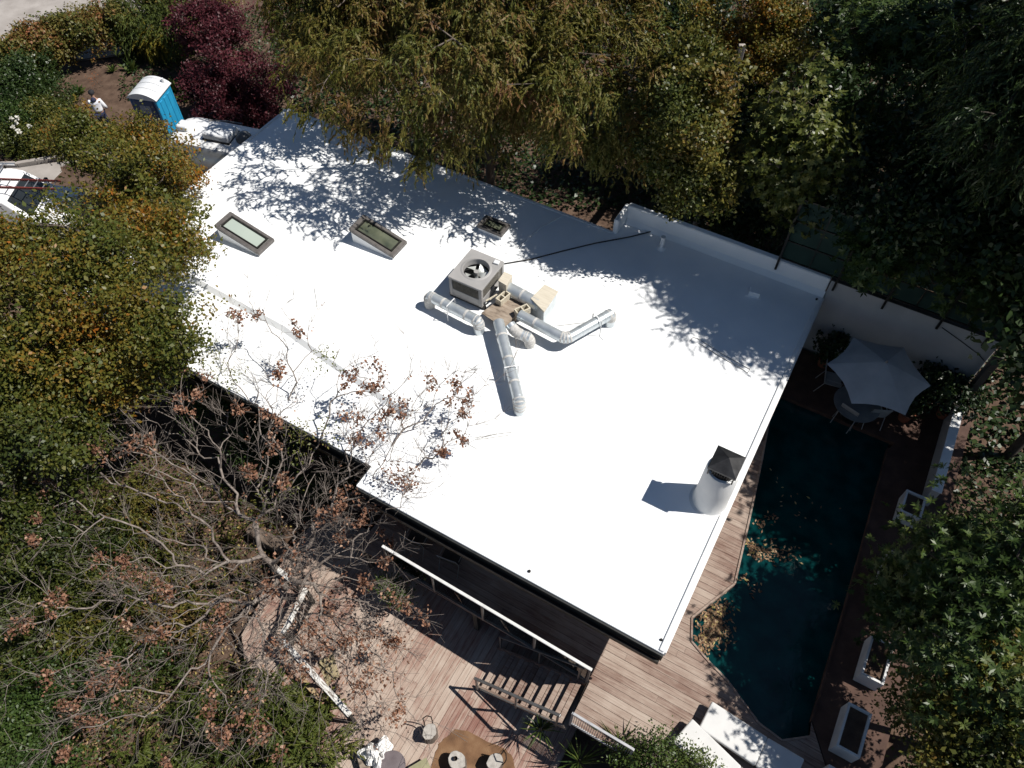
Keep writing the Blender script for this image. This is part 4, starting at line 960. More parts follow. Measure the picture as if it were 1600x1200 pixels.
MB().box((0, -TD / 2 - .032, TH * .78), (.44, .01, .34)).build('door_sign', noisy('faded_sign', (.16, .20, .27), (.30, .33, .38), 14, .6, lo=.45, hi=.55), d)
MB().box((.3, -TD / 2 - .04, TH * .5), (.05, .03, .16)).build('handle', M['grey_plastic'], d)
for sx in (-1, 1):
    for sy in (-1, 1): MB().box((sx * (TW / 2 - .03), sy * (TD / 2 - .03), TH / 2), (.1, .1, TH)).build('corner_post', M['cyan_plastic'] if sx > 0 else M['blue_plastic'], to, bevel=.02)
for y in (-.28, 0, .28): MB().box((TW / 2 + .008, y, TH * .5), (.03, .16, TH * .8)).build('side_panel', M['cyan_plastic'], to, bevel=.012)
rf = MB(); ns = 16; prof = [(-.6 + 1.2 * k / ns) for k in range(ns + 1)]
vs = []
for y in (-.60, .60):
    for x in prof: vs.append((x, y, TH + .22 * math.cos(x / .6 * math.pi / 2) ** .75 + .0))
    for x in prof[::-1]: vs.append((x, y, TH - .03))
k2 = 2 * (ns + 1)
rf.add(vs, [tuple(range(k2)), tuple(range(2 * k2 - 1, k2 - 1, -1))] + [(i, k2 + i, k2 + (i + 1) % k2, (i + 1) % k2) for i in range(k2)])
rfo = rf.build('roof', M['grey_plastic'], to)
for y in (-.2, .16, .46):
    q = [(x * 1.002, y, TH + .228 * math.cos(x / .6 * math.pi / 2) ** .75 + .004) for x in prof[1:-1]]; MB().tube(q, .014, 6).build('roof_rib', M['white_paint'], rfo)
MB().cyl((.42, .42, TH + .02), (.42, .42, TH + .28), .05, .05, 12).build('vent_stack', M['grey_plastic'], rfo)
# riveted aluminium trailer
A_, B_ = at(261, 221, 1.55), at(358, 241, 1.55); tra = math.atan2(B_[1] - A_[1], B_[0] - A_[0])
ux = np.array([math.cos(tra), math.sin(tra)]); uy = np.array([-ux[1], ux[0]])
tl0 = A_[:2] - ux * .55 + uy * .72
tr_ = thing('travel_trailer', 'rounded silver travel trailer with white roof beside the house', 'trailer', (tl0[0], tl0[1], GND), tra)
TL, TWd, TB, TT = 4.6, 2.25, .5, 2.6
sec = []
nS2 = 28
for k in range(nS2 + 1):
    t = math.pi * k / nS2; cs_, sn_ = math.cos(t), math.sin(t)
    sec.append((math.copysign(abs(cs_) ** .62, cs_) * TWd / 2, TB + .5 + (TT - TB - .5) * abs(sn_) ** .62))
sec = [(TWd / 2 * .94, TB), (TWd / 2, TB + .25)] + sec + [(-TWd / 2, TB + .25), (-TWd / 2 * .94, TB)]
body = MB(); stn = []
for u in np.linspace(0, 1, 40):
    x = u * TL; e = min(x, TL - x); cap_ = 1.0
    f = 1 - (1 - min(1, e / 1.1)) ** 2.6
    stn.append((x, max(.05, f ** .5)))
ns_ = len(sec)
for x, f in stn:
    for (y, z) in sec: body.v.append((x, y * (.35 + .65 * f) if f > .06 else y * .35, TB + (z - TB) * (.30 + .70 * f)))
for i in range(len(stn) - 1):
    for k in range(ns_ - 1): body.f.append((i * ns_ + k, (i + 1) * ns_ + k, (i + 1) * ns_ + k + 1, i * ns_ + k + 1))
body.f.append(tuple(range(ns_))); body.f.append(tuple((len(stn) - 1) * ns_ + k for k in range(ns_ - 1, -1, -1)))
for i in range(len(stn) - 1): body.f.append((i * ns_, i * ns_ + ns_ - 1, (i + 1) * ns_ + ns_ - 1, (i + 1) * ns_))
tbo = body.build('body', M['trailer_alu'], tr_, smooth=True)
wr = MB(); hwid = .74; vs = []
def top_z(x, y):
    f = 1 - (1 - min(1, min(x, TL - x) / 1.1)) ** 2.6; f = max(.05, f ** .5)
    yy = min(1, abs(y) / (TWd / 2 * (.35 + .65 * f))); sn_ = math.sqrt(max(0, 1 - (yy ** (1 / .62)) ** 2)); z = TB + .5 + (TT - TB - .5) * sn_ ** .62
    return TB + (z - TB) * (.30 + .70 * f)
gx = np.linspace(.62, TL - .5, 16); gy = np.linspace(-hwid, hwid, 9)
for x in gx:
    for y in gy: vs.append((x, y, top_z(x, y) + .012))
wr.add(vs, [(i * 9 + k, (i + 1) * 9 + k, (i + 1) * 9 + k + 1, i * 9 + k + 1) for i in range(15) for k in range(8)])
wr.build('roof_coating', M['van_white'], tr_, smooth=True)
def lp(px, py, z): p = at(px, py, z)[:2] - tl0; return p @ ux, p @ uy
x, y = lp(343, 204, 1.95); zz = top_z(x, y)
sh = MB().box((x, y, zz + .12), (1.0, .72, .26)).build('roof_air_unit', M['grey_plastic'], tr_, bevel=.07, seg=3); MB().box((x, y, zz + .0), (1.02, .76, .07)).build('gasket', M['dark_metal'], sh)
x, y = lp(287, 194, 1.9); zz = top_z(x, y); MB().box((x, y, zz + .09), (.44, .42, .2)).build('vent_hood', M['grey_plastic'], tr_, bevel=.06, seg=3)
x, y = lp(338, 227, 1.8); MB().cyl((x, y, top_z(x, y) - .02), (x, y, top_z(x, y) + .07), .06, .05, 14).build('vent_cap', M['grey_plastic'], tr_, smooth=True)
x, y = lp(380, 212, 1.9); x = min(x, TL - .5); MB().lathe([(.28, 0), (.27, .12), (.2, .24), (.08, .3)], 20, (x, y, top_z(x, y) - .03)).build('dome_vent', noisy('smoked_dome', (.1, .1, .1), (.16, .16, .16), 4, .3), tr_, smooth=True)
MB().tube([(1.5, .55, top_z(1.5, .55) + .03), (2.0, .85, top_z(2, .85) + .08), (2.5, .98, 2.35)], .03, 8).build('awning_arm', M['grey_metal'], tr_)
for k, x in enumerate((1.2, 2.5, 3.5)): MB().box((x, -TWd / 2 - .003, 1.45), (.62, .03, .5)).build('window', M['window_glass'], tr_, bevel=.01)
for x in (2.1, 2.85):
    for s in (-1, 1):
        w = MB().cyl((x, s * .92, .33), (x, s * 1.13, .33), .33, .33, 24).build('wheel', M['black_rubber'], tr_, smooth=True); MB().cyl((x, s * 1.13, .33), (x, s * 1.14, .33), .18, .18, 18).build('rim', M['alu'], w)
MB().bar((-.95, 0, .42), (.3, 0, .46), .1, .1).build('tow_bar', M['dark_metal'], tr_); MB().cyl((-.8, 0, .0), (-.8, 0, .6), .03).build('jockey_post', M['dark_metal'], tr_)
# van and ladder
vc = at(98, 288, 1.25); VA = R_(-2)
vn = thing('work_van', 'white work van with a roof rack at the left edge', 'van', (vc[0], vc[1], GND), VA)
prof = [(0, .35), (0, 1.1), (-.12, 1.2), (-1.05, 1.28), (-1.75, 1.98), (-2.1, 2.06), (-5.0, 2.06), (-5.1, 1.9), (-5.12, .35)]
b = MB(); n = len(prof); Wv = 1.9; vs = []
for y in (-Wv / 2, Wv / 2):
    for (x, z) in prof: vs.append((x, y * (1 if z < 1.4 else .88), z))
b.add(vs, [tuple(range(n)), tuple(range(2 * n - 1, n - 1, -1))] + [(i, n + i, n + (i + 1) % n, (i + 1) % n) for i in range(n)])
vb = b.build('body', M['van_white'], vn, bevel=.05, seg=3)
wsz = MB(); wsz.add([(-1.12, -.75, 1.355), (-1.12, .75, 1.355), (-1.68, .68, 1.93), (-1.68, -.68, 1.93)], [(0, 1, 2, 3)]); wsz.v = [(a + .018, b_, c_ + .018) for a, b_, c_ in wsz.v]; wsz.build('windscreen', M['window_glass'], vn)
for s in (-1, 1):
    m = MB(); m.add([(-1.5, s * .915, 1.38), (-2.6, s * .915, 1.38), (-2.6, s * .862, 1.86), (-1.85, s * .862, 1.86)], [(0, 1, 2, 3)]); m.build('side_window', M['window_glass'], vn)
    for x in (-.85, -4.1):
        w = MB().cyl((x, s * .78, .34), (x, s * .98, .34), .34, .34, 24).build('wheel', M['black_rubber'], vn, smooth=True); MB().cyl((x, s * .98, .34), (x, s * .99, .34), .2, .2, 16).build('rim', M['alu'], w)
    MB().box((.01, s * .66, .85), (.03, .3, .2)).build('headlight', M['alu'], vn, bevel=.01)
    MB().box((-1.35, s * 1.04, 1.36), (.12, .18, .2)).build('mirror', M['black_rubber'], vn, bevel=.02)
rk_ = MB()
for x in (-2.3, -3.3, -4.3): rk_.bar((x, -.85, 2.2), (x, .85, 2.2), .05, .04)
rk_.build('roof_rack', M['alu'], vn)
for x in (-2.3, -3.3, -4.3):
    for s in (-1, 1): MB().box((x, s * .8, 2.11), (.05, .04, .16)).build('rack_foot', M['dark_metal'], vn)
MB().bar((-1.9, -.83, 2.22), (-4.8, -.83, 2.22), .06, .06).build('rack_side_rail', M['alu'], vn)
MB().bar((-1.9, .83, 2.22), (-4.8, .83, 2.22), .06, .06).build('rack_side_rail', M['alu'], vn)
lz = GND + 2.24; la0, la1 = at(-30, 287, lz), at(92, 291, lz); lang = math.atan2(la1[1] - la0[1], la1[0] - la0[0])
ld = thing('ladder', 'red fibreglass ladder with pale rungs lying on the van rack', 'ladder', (la1[0], la1[1], lz), lang)
for y in (-.2, .2): MB().box((-2.0, y, .045), (4.0, .035, .085)).build('rail', M['red_fibre'], ld, bevel=.005)
for k in range(13): MB().cyl((-.15 - k * .305, -.19, .045), (-.15 - k * .305, .19, .045), .017, .017, 8).build('rung', M['alu'], ld)

# person in a white hoodie, seen from behind, bending slightly towards the bed
def skin_mesh(name, joints, edges, radii, mat, parent, sub=2):
    me = bpy.data.meshes.new(name); me.from_pydata(joints, edges, []); o = bpy.data.objects.new(name, me); C.objects.link(o)
    o.modifiers.new('skin', 'SKIN'); sl = me.skin_vertices[0].data
    for i, r in enumerate(radii): sl[i].radius = (r, r) if not hasattr(r, '__len__') else r
    sl[0].use_root = True
    if sub: s_ = o.modifiers.new('sub', 'SUBSURF'); s_.levels = sub; s_.render_levels = sub
    dg = bpy.context.evaluated_depsgraph_get(); m2 = bpy.data.meshes.new_from_object(o.evaluated_get(dg)); bpy.data.objects.remove(o)
    for p in m2.polygons: p.use_smooth = True
    m2.materials.clear(); m2.materials.append(mat); o2 = bpy.data.objects.new(name, m2); C.objects.link(o2); o2.parent = parent; return o2
pp = at(172, 208, GND); pe = thing('person', 'person in white hooded top and dark cap standing in the planting bed', 'person', (pp[0], pp[1], GND), R_(14))
# local +y is the way the person faces (away from the camera)
J = [(0, 0, .95), (0, .02, 1.12), (0, .05, 1.30), (0, .09, 1.44), (0, .12, 1.52), (0, .14, 1.60), (0, .15, 1.70),
     (-.17, .08, 1.40), (-.25, .10, 1.13), (-.20, .30, .98), (-.17, .38, .95), (.17, .08, 1.40), (.27, .06, 1.13), (.24, .24, .95), (.22, .32, .91),
     (-.10, 0, .88), (-.12, .05, .50), (-.13, -.01, .09), (-.13, .14, .04), (.10, 0, .88), (.13, .02, .50), (.14, -.04, .09), (.14, .11, .04)]
Ed = [(0, 1), (1, 2), (2, 3), (3, 4), (4, 5), (5, 6), (3, 7), (7, 8), (8, 9), (9, 10), (3, 11), (11, 12), (12, 13), (13, 14), (0, 15), (15, 16), (16, 17), (17, 18), (0, 19), (19, 20), (20, 21), (21, 22)]
Rr = [(.15, .11), (.14, .10), (.16, .11), (.10, .08), .055, .075, .085, .06, .048, .038, .04, .06, .048, .038, .04, .085, .06, .045, .04, .085, .06, .045, .04]
skin_mesh('body', J, Ed, Rr, M['skin'], pe)
sel = [0, 1, 2, 3, 7, 8, 9, 11, 12, 13]; ix = {v: i for i, v in enumerate(sel)}
skin_mesh('hoodie', [J[i] for i in sel], [(ix[a], ix[b]) for a, b in Ed if a in ix and b in ix], [(.20, .15), (.19, .145), (.215, .155), (.14, .12), .088, .075, .06, .088, .075, .06], M['hoodie'], pe)
skin_mesh('hood', [(0, -.02, 1.40), (0, .02, 1.50), (0, .07, 1.56)], [(0, 1), (1, 2)], [.10, .115, .07], M['navy_cloth'], pe)
sel = [0, 15, 16, 17, 19, 20, 21]; ix = {v: i for i, v in enumerate(sel)}
skin_mesh('trousers', [J[i] for i in sel], [(ix[a], ix[b]) for a, b in Ed if a in ix and b in ix], [(.17, .13), .105, .08, .065, .105, .08, .065], M['navy_cloth'], pe)
hm = MB().lathe([(.108, 0), (.112, .03), (.10, .085), (.06, .125), (.01, .135)], 20, (0, .155, 1.675)); hm.build('cap', M['cap'], pe, smooth=True)
MB().prism([(-.08, .23), (.08, .23), (.07, .33), (0, .36), (-.07, .33)], 1.675, 1.69).build('cap_brim', M['cap'], pe)
for s, hb in ((-1, J[10]), (1, J[14])):
    for k, (dx, ln) in enumerate(((-.03, .07), (-.01, .085), (.01, .08), (.03, .065))):
        MB().tube([(hb[0] + dx, hb[1], hb[2]), (hb[0] + dx, hb[1] + ln * .6, hb[2] - .015), (hb[0] + dx, hb[1] + ln, hb[2] - .045)], [.012, .010, .007], 6).build('finger', M['skin'], pe, smooth=True)
    MB().tube([(hb[0] - s * .035, hb[1] - .01, hb[2]), (hb[0] - s * .06, hb[1] + .03, hb[2] - .01), (hb[0] - s * .055, hb[1] + .06, hb[2] - .03)], [.013, .011, .008], 6).build('thumb', M['skin'], pe, smooth=True)
for s in (-1, 1): MB().box((s * .135, .08, .045), (.1, .28, .09)).build('shoe', M['cap'], pe, bevel=.03, seg=2)
sp = at(140, 182, GND); sv_ = thing('shovel', 'long-handled shovel lying on the soil left of the person', 'shovel', (sp[0], sp[1], GND + .05), R_(5))
MB().tube([(-.5, 0, .03), (.55, 0, .05)], .016, 8).build('shaft', M['plywood'], sv_); MB().prism([(-.5, -.1), (-.72, -.09), (-.8, 0), (-.72, .09), (-.5, .1)], .0, .02).build('blade', M['dark_metal'], sv_)
#@@PLANTS
# ------------------------------------------------------------------ trees, shrubs and plants
# feathery evergreen behind the roof
rng0 = np.random.default_rng(11)
big = [(-1.4, 20.6, RZ + 4.3, 4.5, 3.9, 3.0), (2.1, 18.9, RZ + 3.9, 2.4, 2.4, 2.2), (-4.8, 22.6, RZ + 3.5, 2.6, 2.4, 2.2), (-.6, 20.0, RZ + 3.1, 2.6, 1.8, 1.7), (3.3, 18.3, RZ + 3.0, 1.5, 1.4, 1.4), (.4, 22.9, RZ + 5.0, 4.0, 3.2, 2.6), (-3.5, 24.0, RZ + 4.6, 3.5, 2.8, 2.4)]
tree('feathery_tree', 'huge feathery olive-brown evergreen overhanging the back roof edge', 'tree', (-.8, 22.0, GND), big, 'feather', LM['fern'], 126, .17, .044, .40, 16.5, 11, tone=.6, rt=.009, tips=340, cut=-.30, shell=.40, freq=1.1)
# trees along the back right
tree('columnar_tree', 'narrow yellow-green tree rising behind the parapet corner', 'tree', at(1075, 300, GND) + np.array([0, 2.2, 0]), [blob(1085, 130, 6.9, 1.1, 1.1, 1.2), blob(1060, 210, 6.1, 1.1, 1.1, 1.3), blob(1095, 280, 5.0, .85, .9, 1.0)], 'broad', LM['olive'], 90, .115, .075, .17, 40, 21, bark='dark_bark', tone=.62, cut=-.08, shell=.7, freq=1.9)
tree('orange_tree', 'small-leaved rusty orange tree at the top edge right of centre', 'tree', at(1165, 210, GND) + np.array([0, 4.5, 0]), [blob(1150, 35, 5.6, 1.6, 1.5, 1.3), blob(1215, 70, 5.0, 1.2, 1.2, 1.4)], 'broad', LM['autumn'], 90, .10, .065, .18, 32, 22, bark='dark_bark', tone=.66, cut=-.05, shell=.7, freq=1.9)
tree('cone_tree', 'cone-shaped tree with curled yellow-green leaves behind the parapet', 'tree', at(1250, 330, GND) + np.array([.2, 2.6, 0]), [blob(1278, 115, 7.4, .75, .75, .9), blob(1258, 180, 6.7, 1.15, 1.1, 1.1), blob(1245, 250, 5.8, 1.25, 1.1, 1.0), blob(1262, 310, 4.8, .95, .9, .8)], 'whorl', LM['lime'], 81, .13, .06, .2, 34, 23, bark='dark_bark', tone=.6, cut=-.05, shell=.6, freq=2.2)
tree('glossy_tree', 'dark glossy tree with star-shaped leaf rosettes at upper right', 'tree', at(1420, 280, GND) + np.array([.3, 3.2, 0]), [blob(1420, 45, 7.0, 1.4, 1.3, 1.1), blob(1445, 110, 6.4, 1.2, 1.2, 1.0), blob(1360, 30, 6.2, 1.2, 1.1, 1.1), blob(1350, 190, 5.4, .9, .9, .9)], 'whorl', LM['green'], 81, .19, .05, .25, 30, 24, bark='dark_bark', tone=.5, cut=.0, shell=.7, freq=1.8)
tree('soft_needle_tree', 'blurred soft-needled dark tree in the top right corner', 'tree', at(1600, 300, GND) + np.array([1.0, 2.0, 0]), [blob(1560, 70, 9.2, 1.35, 1.5, 1.3), blob(1600, 190, 8.6, 1.2, 1.3, 1.2), blob(1690, 110, 9.4, 1.9, 1.9, 1.5)], 'feather', LM['dark'], 144, .2, .034, .55, 16, 25, bark='dark_bark', tone=.62, cut=-.15, shell=.6)
tree('wall_tree', 'leafy tree hanging its rosettes over the green screen fence', 'tree', at(1400, 420, GND) + np.array([.8, 3.0, 0]), [blob(1375, 395, 4.6, .95, .9, .75), blob(1340, 365, 4.2, .65, .7, .6), blob(1480, 380, 4.2, 1.2, 1.2, 1.0), blob(1555, 440, 4.4, 1.3, 1.2, 1.0)], 'whorl', LM['green'], 72, .17, .046, .24, 28, 26, bark='dark_bark', tone=.48, cut=-.1, shell=.8)
tree('background_tree', 'dark evergreen mass filling the gap behind the fence', 'tree', at(1470, 330, GND) + np.array([2.5, 4.5, 0]), [blob(1450, 290, 6.2, 1.5, 1.4, 1.3), blob(1375, 265, 6.0, 1.3, 1.3, 1.2), blob(1570, 320, 5.4, 1.8, 1.8, 1.6), blob(1460, 200, 3.0, 2.2, 1.8, 1.6)], 'broad', LM['dark'], 100, .17, .085, .3, 20, 27, bark='dark_bark', tone=.4, cut=-.2, shell=.7)
tree('background_tree', 'dark evergreen standing in the shade between the feathery and columnar trees', 'tree', at(1010, 200, GND) + np.array([2.0, 4.0, 0]), [blob(1010, 170, 1.8, 1.8, 1.6, 1.6), blob(1150, 210, 2.4, 1.6, 1.5, 1.5), blob(1060, 60, 2.6, 2.0, 1.6, 1.6)], 'broad', LM['dark'], 100, .17, .085, .3, 20, 28, bark='dark_bark', tone=.35, cut=-.2, shell=.7)
tree('background_tree', 'dark evergreen at the top edge behind the cone-shaped tree', 'tree', at(1320, 120, GND) + np.array([0, 4.0, 0]), [blob(1315, 60, 3.6, 1.6, 1.5, 1.5), blob(1340, 140, 3.2, 1.5, 1.4, 1.4), blob(1500, 60, 4.0, 1.8, 1.6, 1.5), blob(1520, 160, 3.4, 1.7, 1.6, 1.4)], 'broad', LM['dark'], 80, .19, .10, .32, 15, 30, bark='dark_bark', tone=.35, cut=-.4, shell=.7)
tree('background_tree', 'dark low foliage below the cone-shaped tree', 'tree', at(1180, 330, GND) + np.array([0, 2.0, 0]), [blob(1165, 325, 1.6, 1.3, 1.1, 1.1), blob(1290, 340, 1.6, 1.4, 1.1, 1.1)], 'broad', LM['dark'], 90, .15, .08, .28, 22, 29, bark='dark_bark', tone=.4, cut=-.2, shell=.7)
# tall trees at the right edge that shade pool and patio
tree('edge_tree', 'tall dark tree beyond the right edge behind the patio', 'tree', (14.6, 15.2, -.3), [(13.6, 14.4, 8.0, 2.4, 2.6, 2.0), (12.9, 12.4, 7.2, 1.6, 2.0, 1.6), (15.4, 17.4, 9.0, 2.6, 2.6, 2.0), (12.6, 17.4, 7.4, 2.0, 2.0, 1.8), (13.4, 13.2, 10.2, 2.2, 2.6, 2.0), (13.2, 16.6, 10.4, 2.2, 2.4, 2.0)], 'broad', LM['dark'], 75, .28, .17, .36, 9, 31, bark='dark_bark', tone=.5, cut=-.4, shell=.8)
tree('edge_tree', 'tall dark tree beyond the right edge level with the pool', 'tree', (13.6, 10.6, -.3), [(12.2, 11.0, 5.9, 1.6, 1.7, 1.6), (11.6, 9.2, 5.4, 1.3, 1.5, 1.3), (13.4, 9.4, 6.2, 1.7, 1.8, 1.6), (15.4, 8.4, 9.0, 2.3, 2.6, 2.2)], 'broad', LM['dark'], 90, .22, .12, .34, 14, 32, bark='dark_bark', tone=.5, cut=-.4, shell=.8)
tree('rosette_tree', 'bright green tree with star-shaped leaf rosettes at the right of the pool', 'tree', at(1560, 980, -.3) + np.array([.6, .8, 0]), [blob(1590, 795, 4.0, 1.15, 1.3, 1.1), blob(1500, 880, 3.4, 1.0, 1.1, 1.0), blob(1590, 930, 4.4, 1.2, 1.3, 1.1), blob(1455, 980, 1.9, 1.0, 1.1, .9), blob(1530, 1040, 3.6, 1.2, 1.2, 1.0), blob(1435, 850, 1.5, .9, .9, .8), blob(1430, 930, 1.4, .9, .9, .8), blob(1640, 860, 4.8, 1.3, 1.4, 1.2), blob(1640, 1040, 4.4, 1.3, 1.4, 1.2)], 'whorl', LM['green'], 81, .14, .042, .24, 30, 33, bark='dark_bark', tone=.52, cut=-.1, shell=.8, freq=1.7)
tree('bronze_tree', 'small-leaved bronze and yellow tree in the bottom right corner', 'tree', at(1540, 1180, -.3), [blob(1575, 1090, 3.6, .95, 1.0, .9), blob(1520, 1165, 3.0, .9, 1.0, .8), blob(1600, 1190, 3.4, 1.0, 1.0, .9), blob(1450, 1130, 2.0, .8, .8, .7), blob(1450, 1210, 2.4, .8, .8, .7)], 'broad', LM['olive'], 95, .095, .06, .18, 38, 34, bark='dark_bark', tone=.62, cut=-.05, shell=.75, freq=2.0)
# yellowing tree on the left over the roof edge
tree('yellowing_tree', 'broad tree with green, yellow and orange leaves over the left roof edge', 'tree', at(90, 520, GND) + np.array([-.4, .6, 0]), [blob(225, 275, 3.4, 1.45, 1.3, 1.1), blob(165, 320, 3.6, 1.1, 1.1, 1.1), blob(262, 380, 4.2, 1.05, 1.05, .85), blob(130, 425, 4.9, 1.8, 1.6, 1.4), blob(262, 500, 4.4, 1.15, 1.15, 1.0), blob(25, 435, 4.2, 1.7, 1.4, 1.4), blob(60, 560, 3.7, 1.7, 1.6, 1.4), blob(190, 555, 3.6, 1.3, 1.2, 1.0), blob(160, 238, 2.0, 1.15, .9, .9), blob(125, 218, 2.6, .9, .8, .8), blob(215, 222, 3.0, 1.0, .9, .8)], 'broad', LM['autumn'], 92, .104, .066, .2, 29, 41, tone=.6, cut=-.3, shell=.7, freq=1.6, tips=260)
tree('green_tree', 'dense green tree at the left edge below the yellowing tree', 'tree', at(20, 760, -1.5), [blob(40, 680, 2.8, 1.6, 1.5, 1.5), blob(110, 640, 2.2, 1.3, 1.2, 1.2), blob(-40, 560, 3.6, 1.6, 1.5, 1.4), blob(40, 820, 1.2, 1.3, 1.2, 1.1)], 'broad', LM['olive'], 85, .105, .062, .2, 28, 42, tone=.42, cut=-.25, shell=.7, freq=1.7)
# Japanese maple, hedge, shrubs at the top left
tree('red_maple', 'dark red Japanese maple behind the trailer', 'tree', at(350, 165, GND) + np.array([0, 1.0, 0]), [blob(345, 60, 1.4, 2.3, 1.7, 1.1), blob(395, 120, .9, 1.7, 1.4, 1.0), blob(330, 130, .5, 1.4, 1.2, .8), blob(375, 165, .1, 1.5, 1.0, .8), blob(310, 45, 1.2, 1.4, 1.2, .9)], 'broad', LM['maple'], 84, .115, .065, .17, 27, 51, bark='dark_bark', tone=.55, cut=-.02, shell=.7, freq=1.8)
def shrub(name, label, blobs, style, mat, n, L, W, sig, dens, seed, tone=.5, cut=-.3, cat='shrub', group=None, shell=.6, bark='dark_bark', rt=.008, tips=40):
    lowest = min(blobs, key=lambda b: b[2]); gx_, gy_ = np.mean([b[0] for b in blobs]), np.mean([b[1] for b in blobs])
    g = ground_z(gx_, gy_)
    return tree(name, label, cat, (gx_, gy_, g), blobs, style, mat, n, L, W, sig, dens, seed, bark=bark, tone=tone, cut=cut, group=group, shell=shell, rt=rt, tips=tips, fork=.3)
hb_ = []
for x, y in ((-70, 95), (-25, 85), (15, 72), (55, 58), (95, 45), (132, 35), (165, 26)):
    hb_ += [blob(x, y, .85, 1.05, .75, .42, 1.15), blob(x + 4, y + 26, .2, .95, .6, .6, .6)]
shrub('hedge', 'clipped hedge with yellow and rusty tops in front of the road', hb_, 'broad', LM['hedge'], 66, .125, .08, .17, 30, 61, tone=.6, cut=-.6, cat='hedge', tips=160)
shrub('leafy_shrub', 'dark green shrub mass at the far left below the hedge', [blob(-5, 130, .2, 1.3, 1.0, .9), blob(45, 115, .3, 1.1, 1.0, .9), blob(80, 150, -.2, .9, .8, .6), blob(15, 170, .0, 1.1, .9, .7)], 'broad', LM['dark'], 90, 0.112, 0.066, .2, 30, 62, tone=.65, tips=70)
shrub('leafy_shrub', 'olive shrub with small yellow leaves left of the planting bed', [blob(75, 175, -.2, 1.0, .8, .6), blob(30, 215, -.3, 1.0, .8, .6), blob(95, 215, -.3, .9, .7, .55)], 'broad', LM['olive'], 90, 0.101, 0.060, .18, 30, 63, tone=.5, tips=60)
shrub('rose_bush', 'low green bush with white roses at the left edge', [blob(25, 188, .0, .7, .6, .5)], 'broad', LM['green'], 90, 0.090, 0.060, .16, 36, 64, tone=.4, tips=30)
rb = [o for o in C.objects if o.name == 'rose_bush'][0]
rngr = np.random.default_rng(9)
for px, py in ((18, 186), (25, 191), (27, 184), (20, 199), (28, 204), (46, 197), (31, 207)):
    c = at(px, py, .45); k = 14; T = unit(rngr.normal(size=(k, 3)) + UP * .4); P = c + T * .05
    quads('rose', leafq(P, T, UP + rngr.normal(size=(k, 3)) * .3, .12, .10), rngr.random(k), LM['petal'], rb, tuple(rb.location))
shrub('leafy_shrub', 'green shrub between the hedge end and the red maple', [blob(225, 25, .6, 1.3, 1.1, 1.0), blob(265, 45, .5, 1.0, .9, .9), blob(215, 60, -.1, .9, .8, .7)], 'feather', LM['brush'], 138, 0.176, 0.033, .5, 21, 65, tone=.4, tips=60)
shrub('grass_clump', 'yellow grassy clump beside the hedge end', [blob(237, 62, .2, .55, .5, .35)], 'feather', LM['yellow'], 163, 0.220, 0.030, .4, 36, 66, tone=.5, tips=10, cat='grass clump')
shrub('leafy_shrub', 'olive shrub at the top edge above the red maple', [blob(300, 2, .8, 1.4, 1.2, 1.0), blob(250, -15, .8, 1.3, 1.2, 1.0)], 'broad', LM['hedge'], 90, 0.112, 0.066, .2, 27, 67, tone=.5, tips=60)
shrub('orange_shrub', 'small rusty orange shrub on the bare soil', [blob(153, 127, GND + .3, .42, .38, .3)], 'broad', LM['orange'], 42, .10, .035, .14, 32, 68, tips=25, tone=.45)
def tuft(label, px, py, r, n, L, W, mat, seed, zg=None, group='small plants in the planting bed', name='small_plant'):
    rng = np.random.default_rng(seed); zg = GND if zg is None else zg; p = at(px, py, zg); t = thing(name, label, 'plant', p, group=group)
    a = rng.uniform(0, 6.28, n); el = rng.uniform(.35, 1.3, n); T = np.stack([np.cos(a) * np.cos(el), np.sin(a) * np.cos(el), np.sin(el)], 1)
    Ls = L * rng.uniform(.6, 1.2, n); P = T * (Ls * .55)[:, None]
    quads('foliage', leafq(P, T, UP + rng.normal(size=(n, 3)) * .4, Ls, W), rng.random(n), mat, t)
    MB().cyl((0, 0, -.05), (0, 0, L * .35), .015, .008, 6).build('stem', M['dark_bark'], t)
    return t
for i, (px, py, L, lab) in enumerate(((178, 112, .35, 'small green plant at the back of the soil bed'), (207, 112, .55, 'leggy green plant close behind the portable toilet'), (124, 146, .4, 'small green plant left of the orange shrub'), (28, 243, .55, 'green plant on the soil above the van'), (118, 158, .3, 'low weed at the left of the soil bed'), (272, 145, .6, 'broad-leaved plant between toilet and red maple'), (290, 155, .5, 'broad-leaved plant under the red maple edge'))):
    tuft(lab, px, py, .3, 34, L, L * .28, LM['green'], 80 + i)
# dark shrubs by the house corner and under the dry tree
def gblob(px, py, zo, rx, ry=None, rz=None, w=1.0):      # blob whose centre stands zo above the ground
    g = GND
    for _ in range(4): p = at(px, py, g + zo); g = ground_z(p[0], p[1])
    p = at(px, py, g + zo); return (p[0], p[1], p[2], rx, ry or rx, rz or rx * .8, w)
shrub('leafy_shrub', 'dark green shrub below the left eave of the house', [gblob(420, 690, 1.2, 1.0, .9, .9), gblob(500, 750, 1.0, .8, .8, .8), gblob(340, 620, 1.6, 1.1, 1.0, 1.0)], 'broad', LM['green'], 82, 0.095, 0.054, .18, 24, 71, tone=.35, tips=60)
shrub('leafy_shrub', 'green shrub mass under the dry tree at the left edge', [gblob(60, 900, .7, 1.3, 1.2, .9), gblob(150, 960, .6, 1.2, 1.1, .8), gblob(60, 1010, .7, 1.3, 1.2, .9), gblob(170, 840, .6, 1.1, 1.0, .8)], 'broad', LM['olive'], 90, 0.090, 0.054, .18, 27, 72, tone=.42, tips=90)
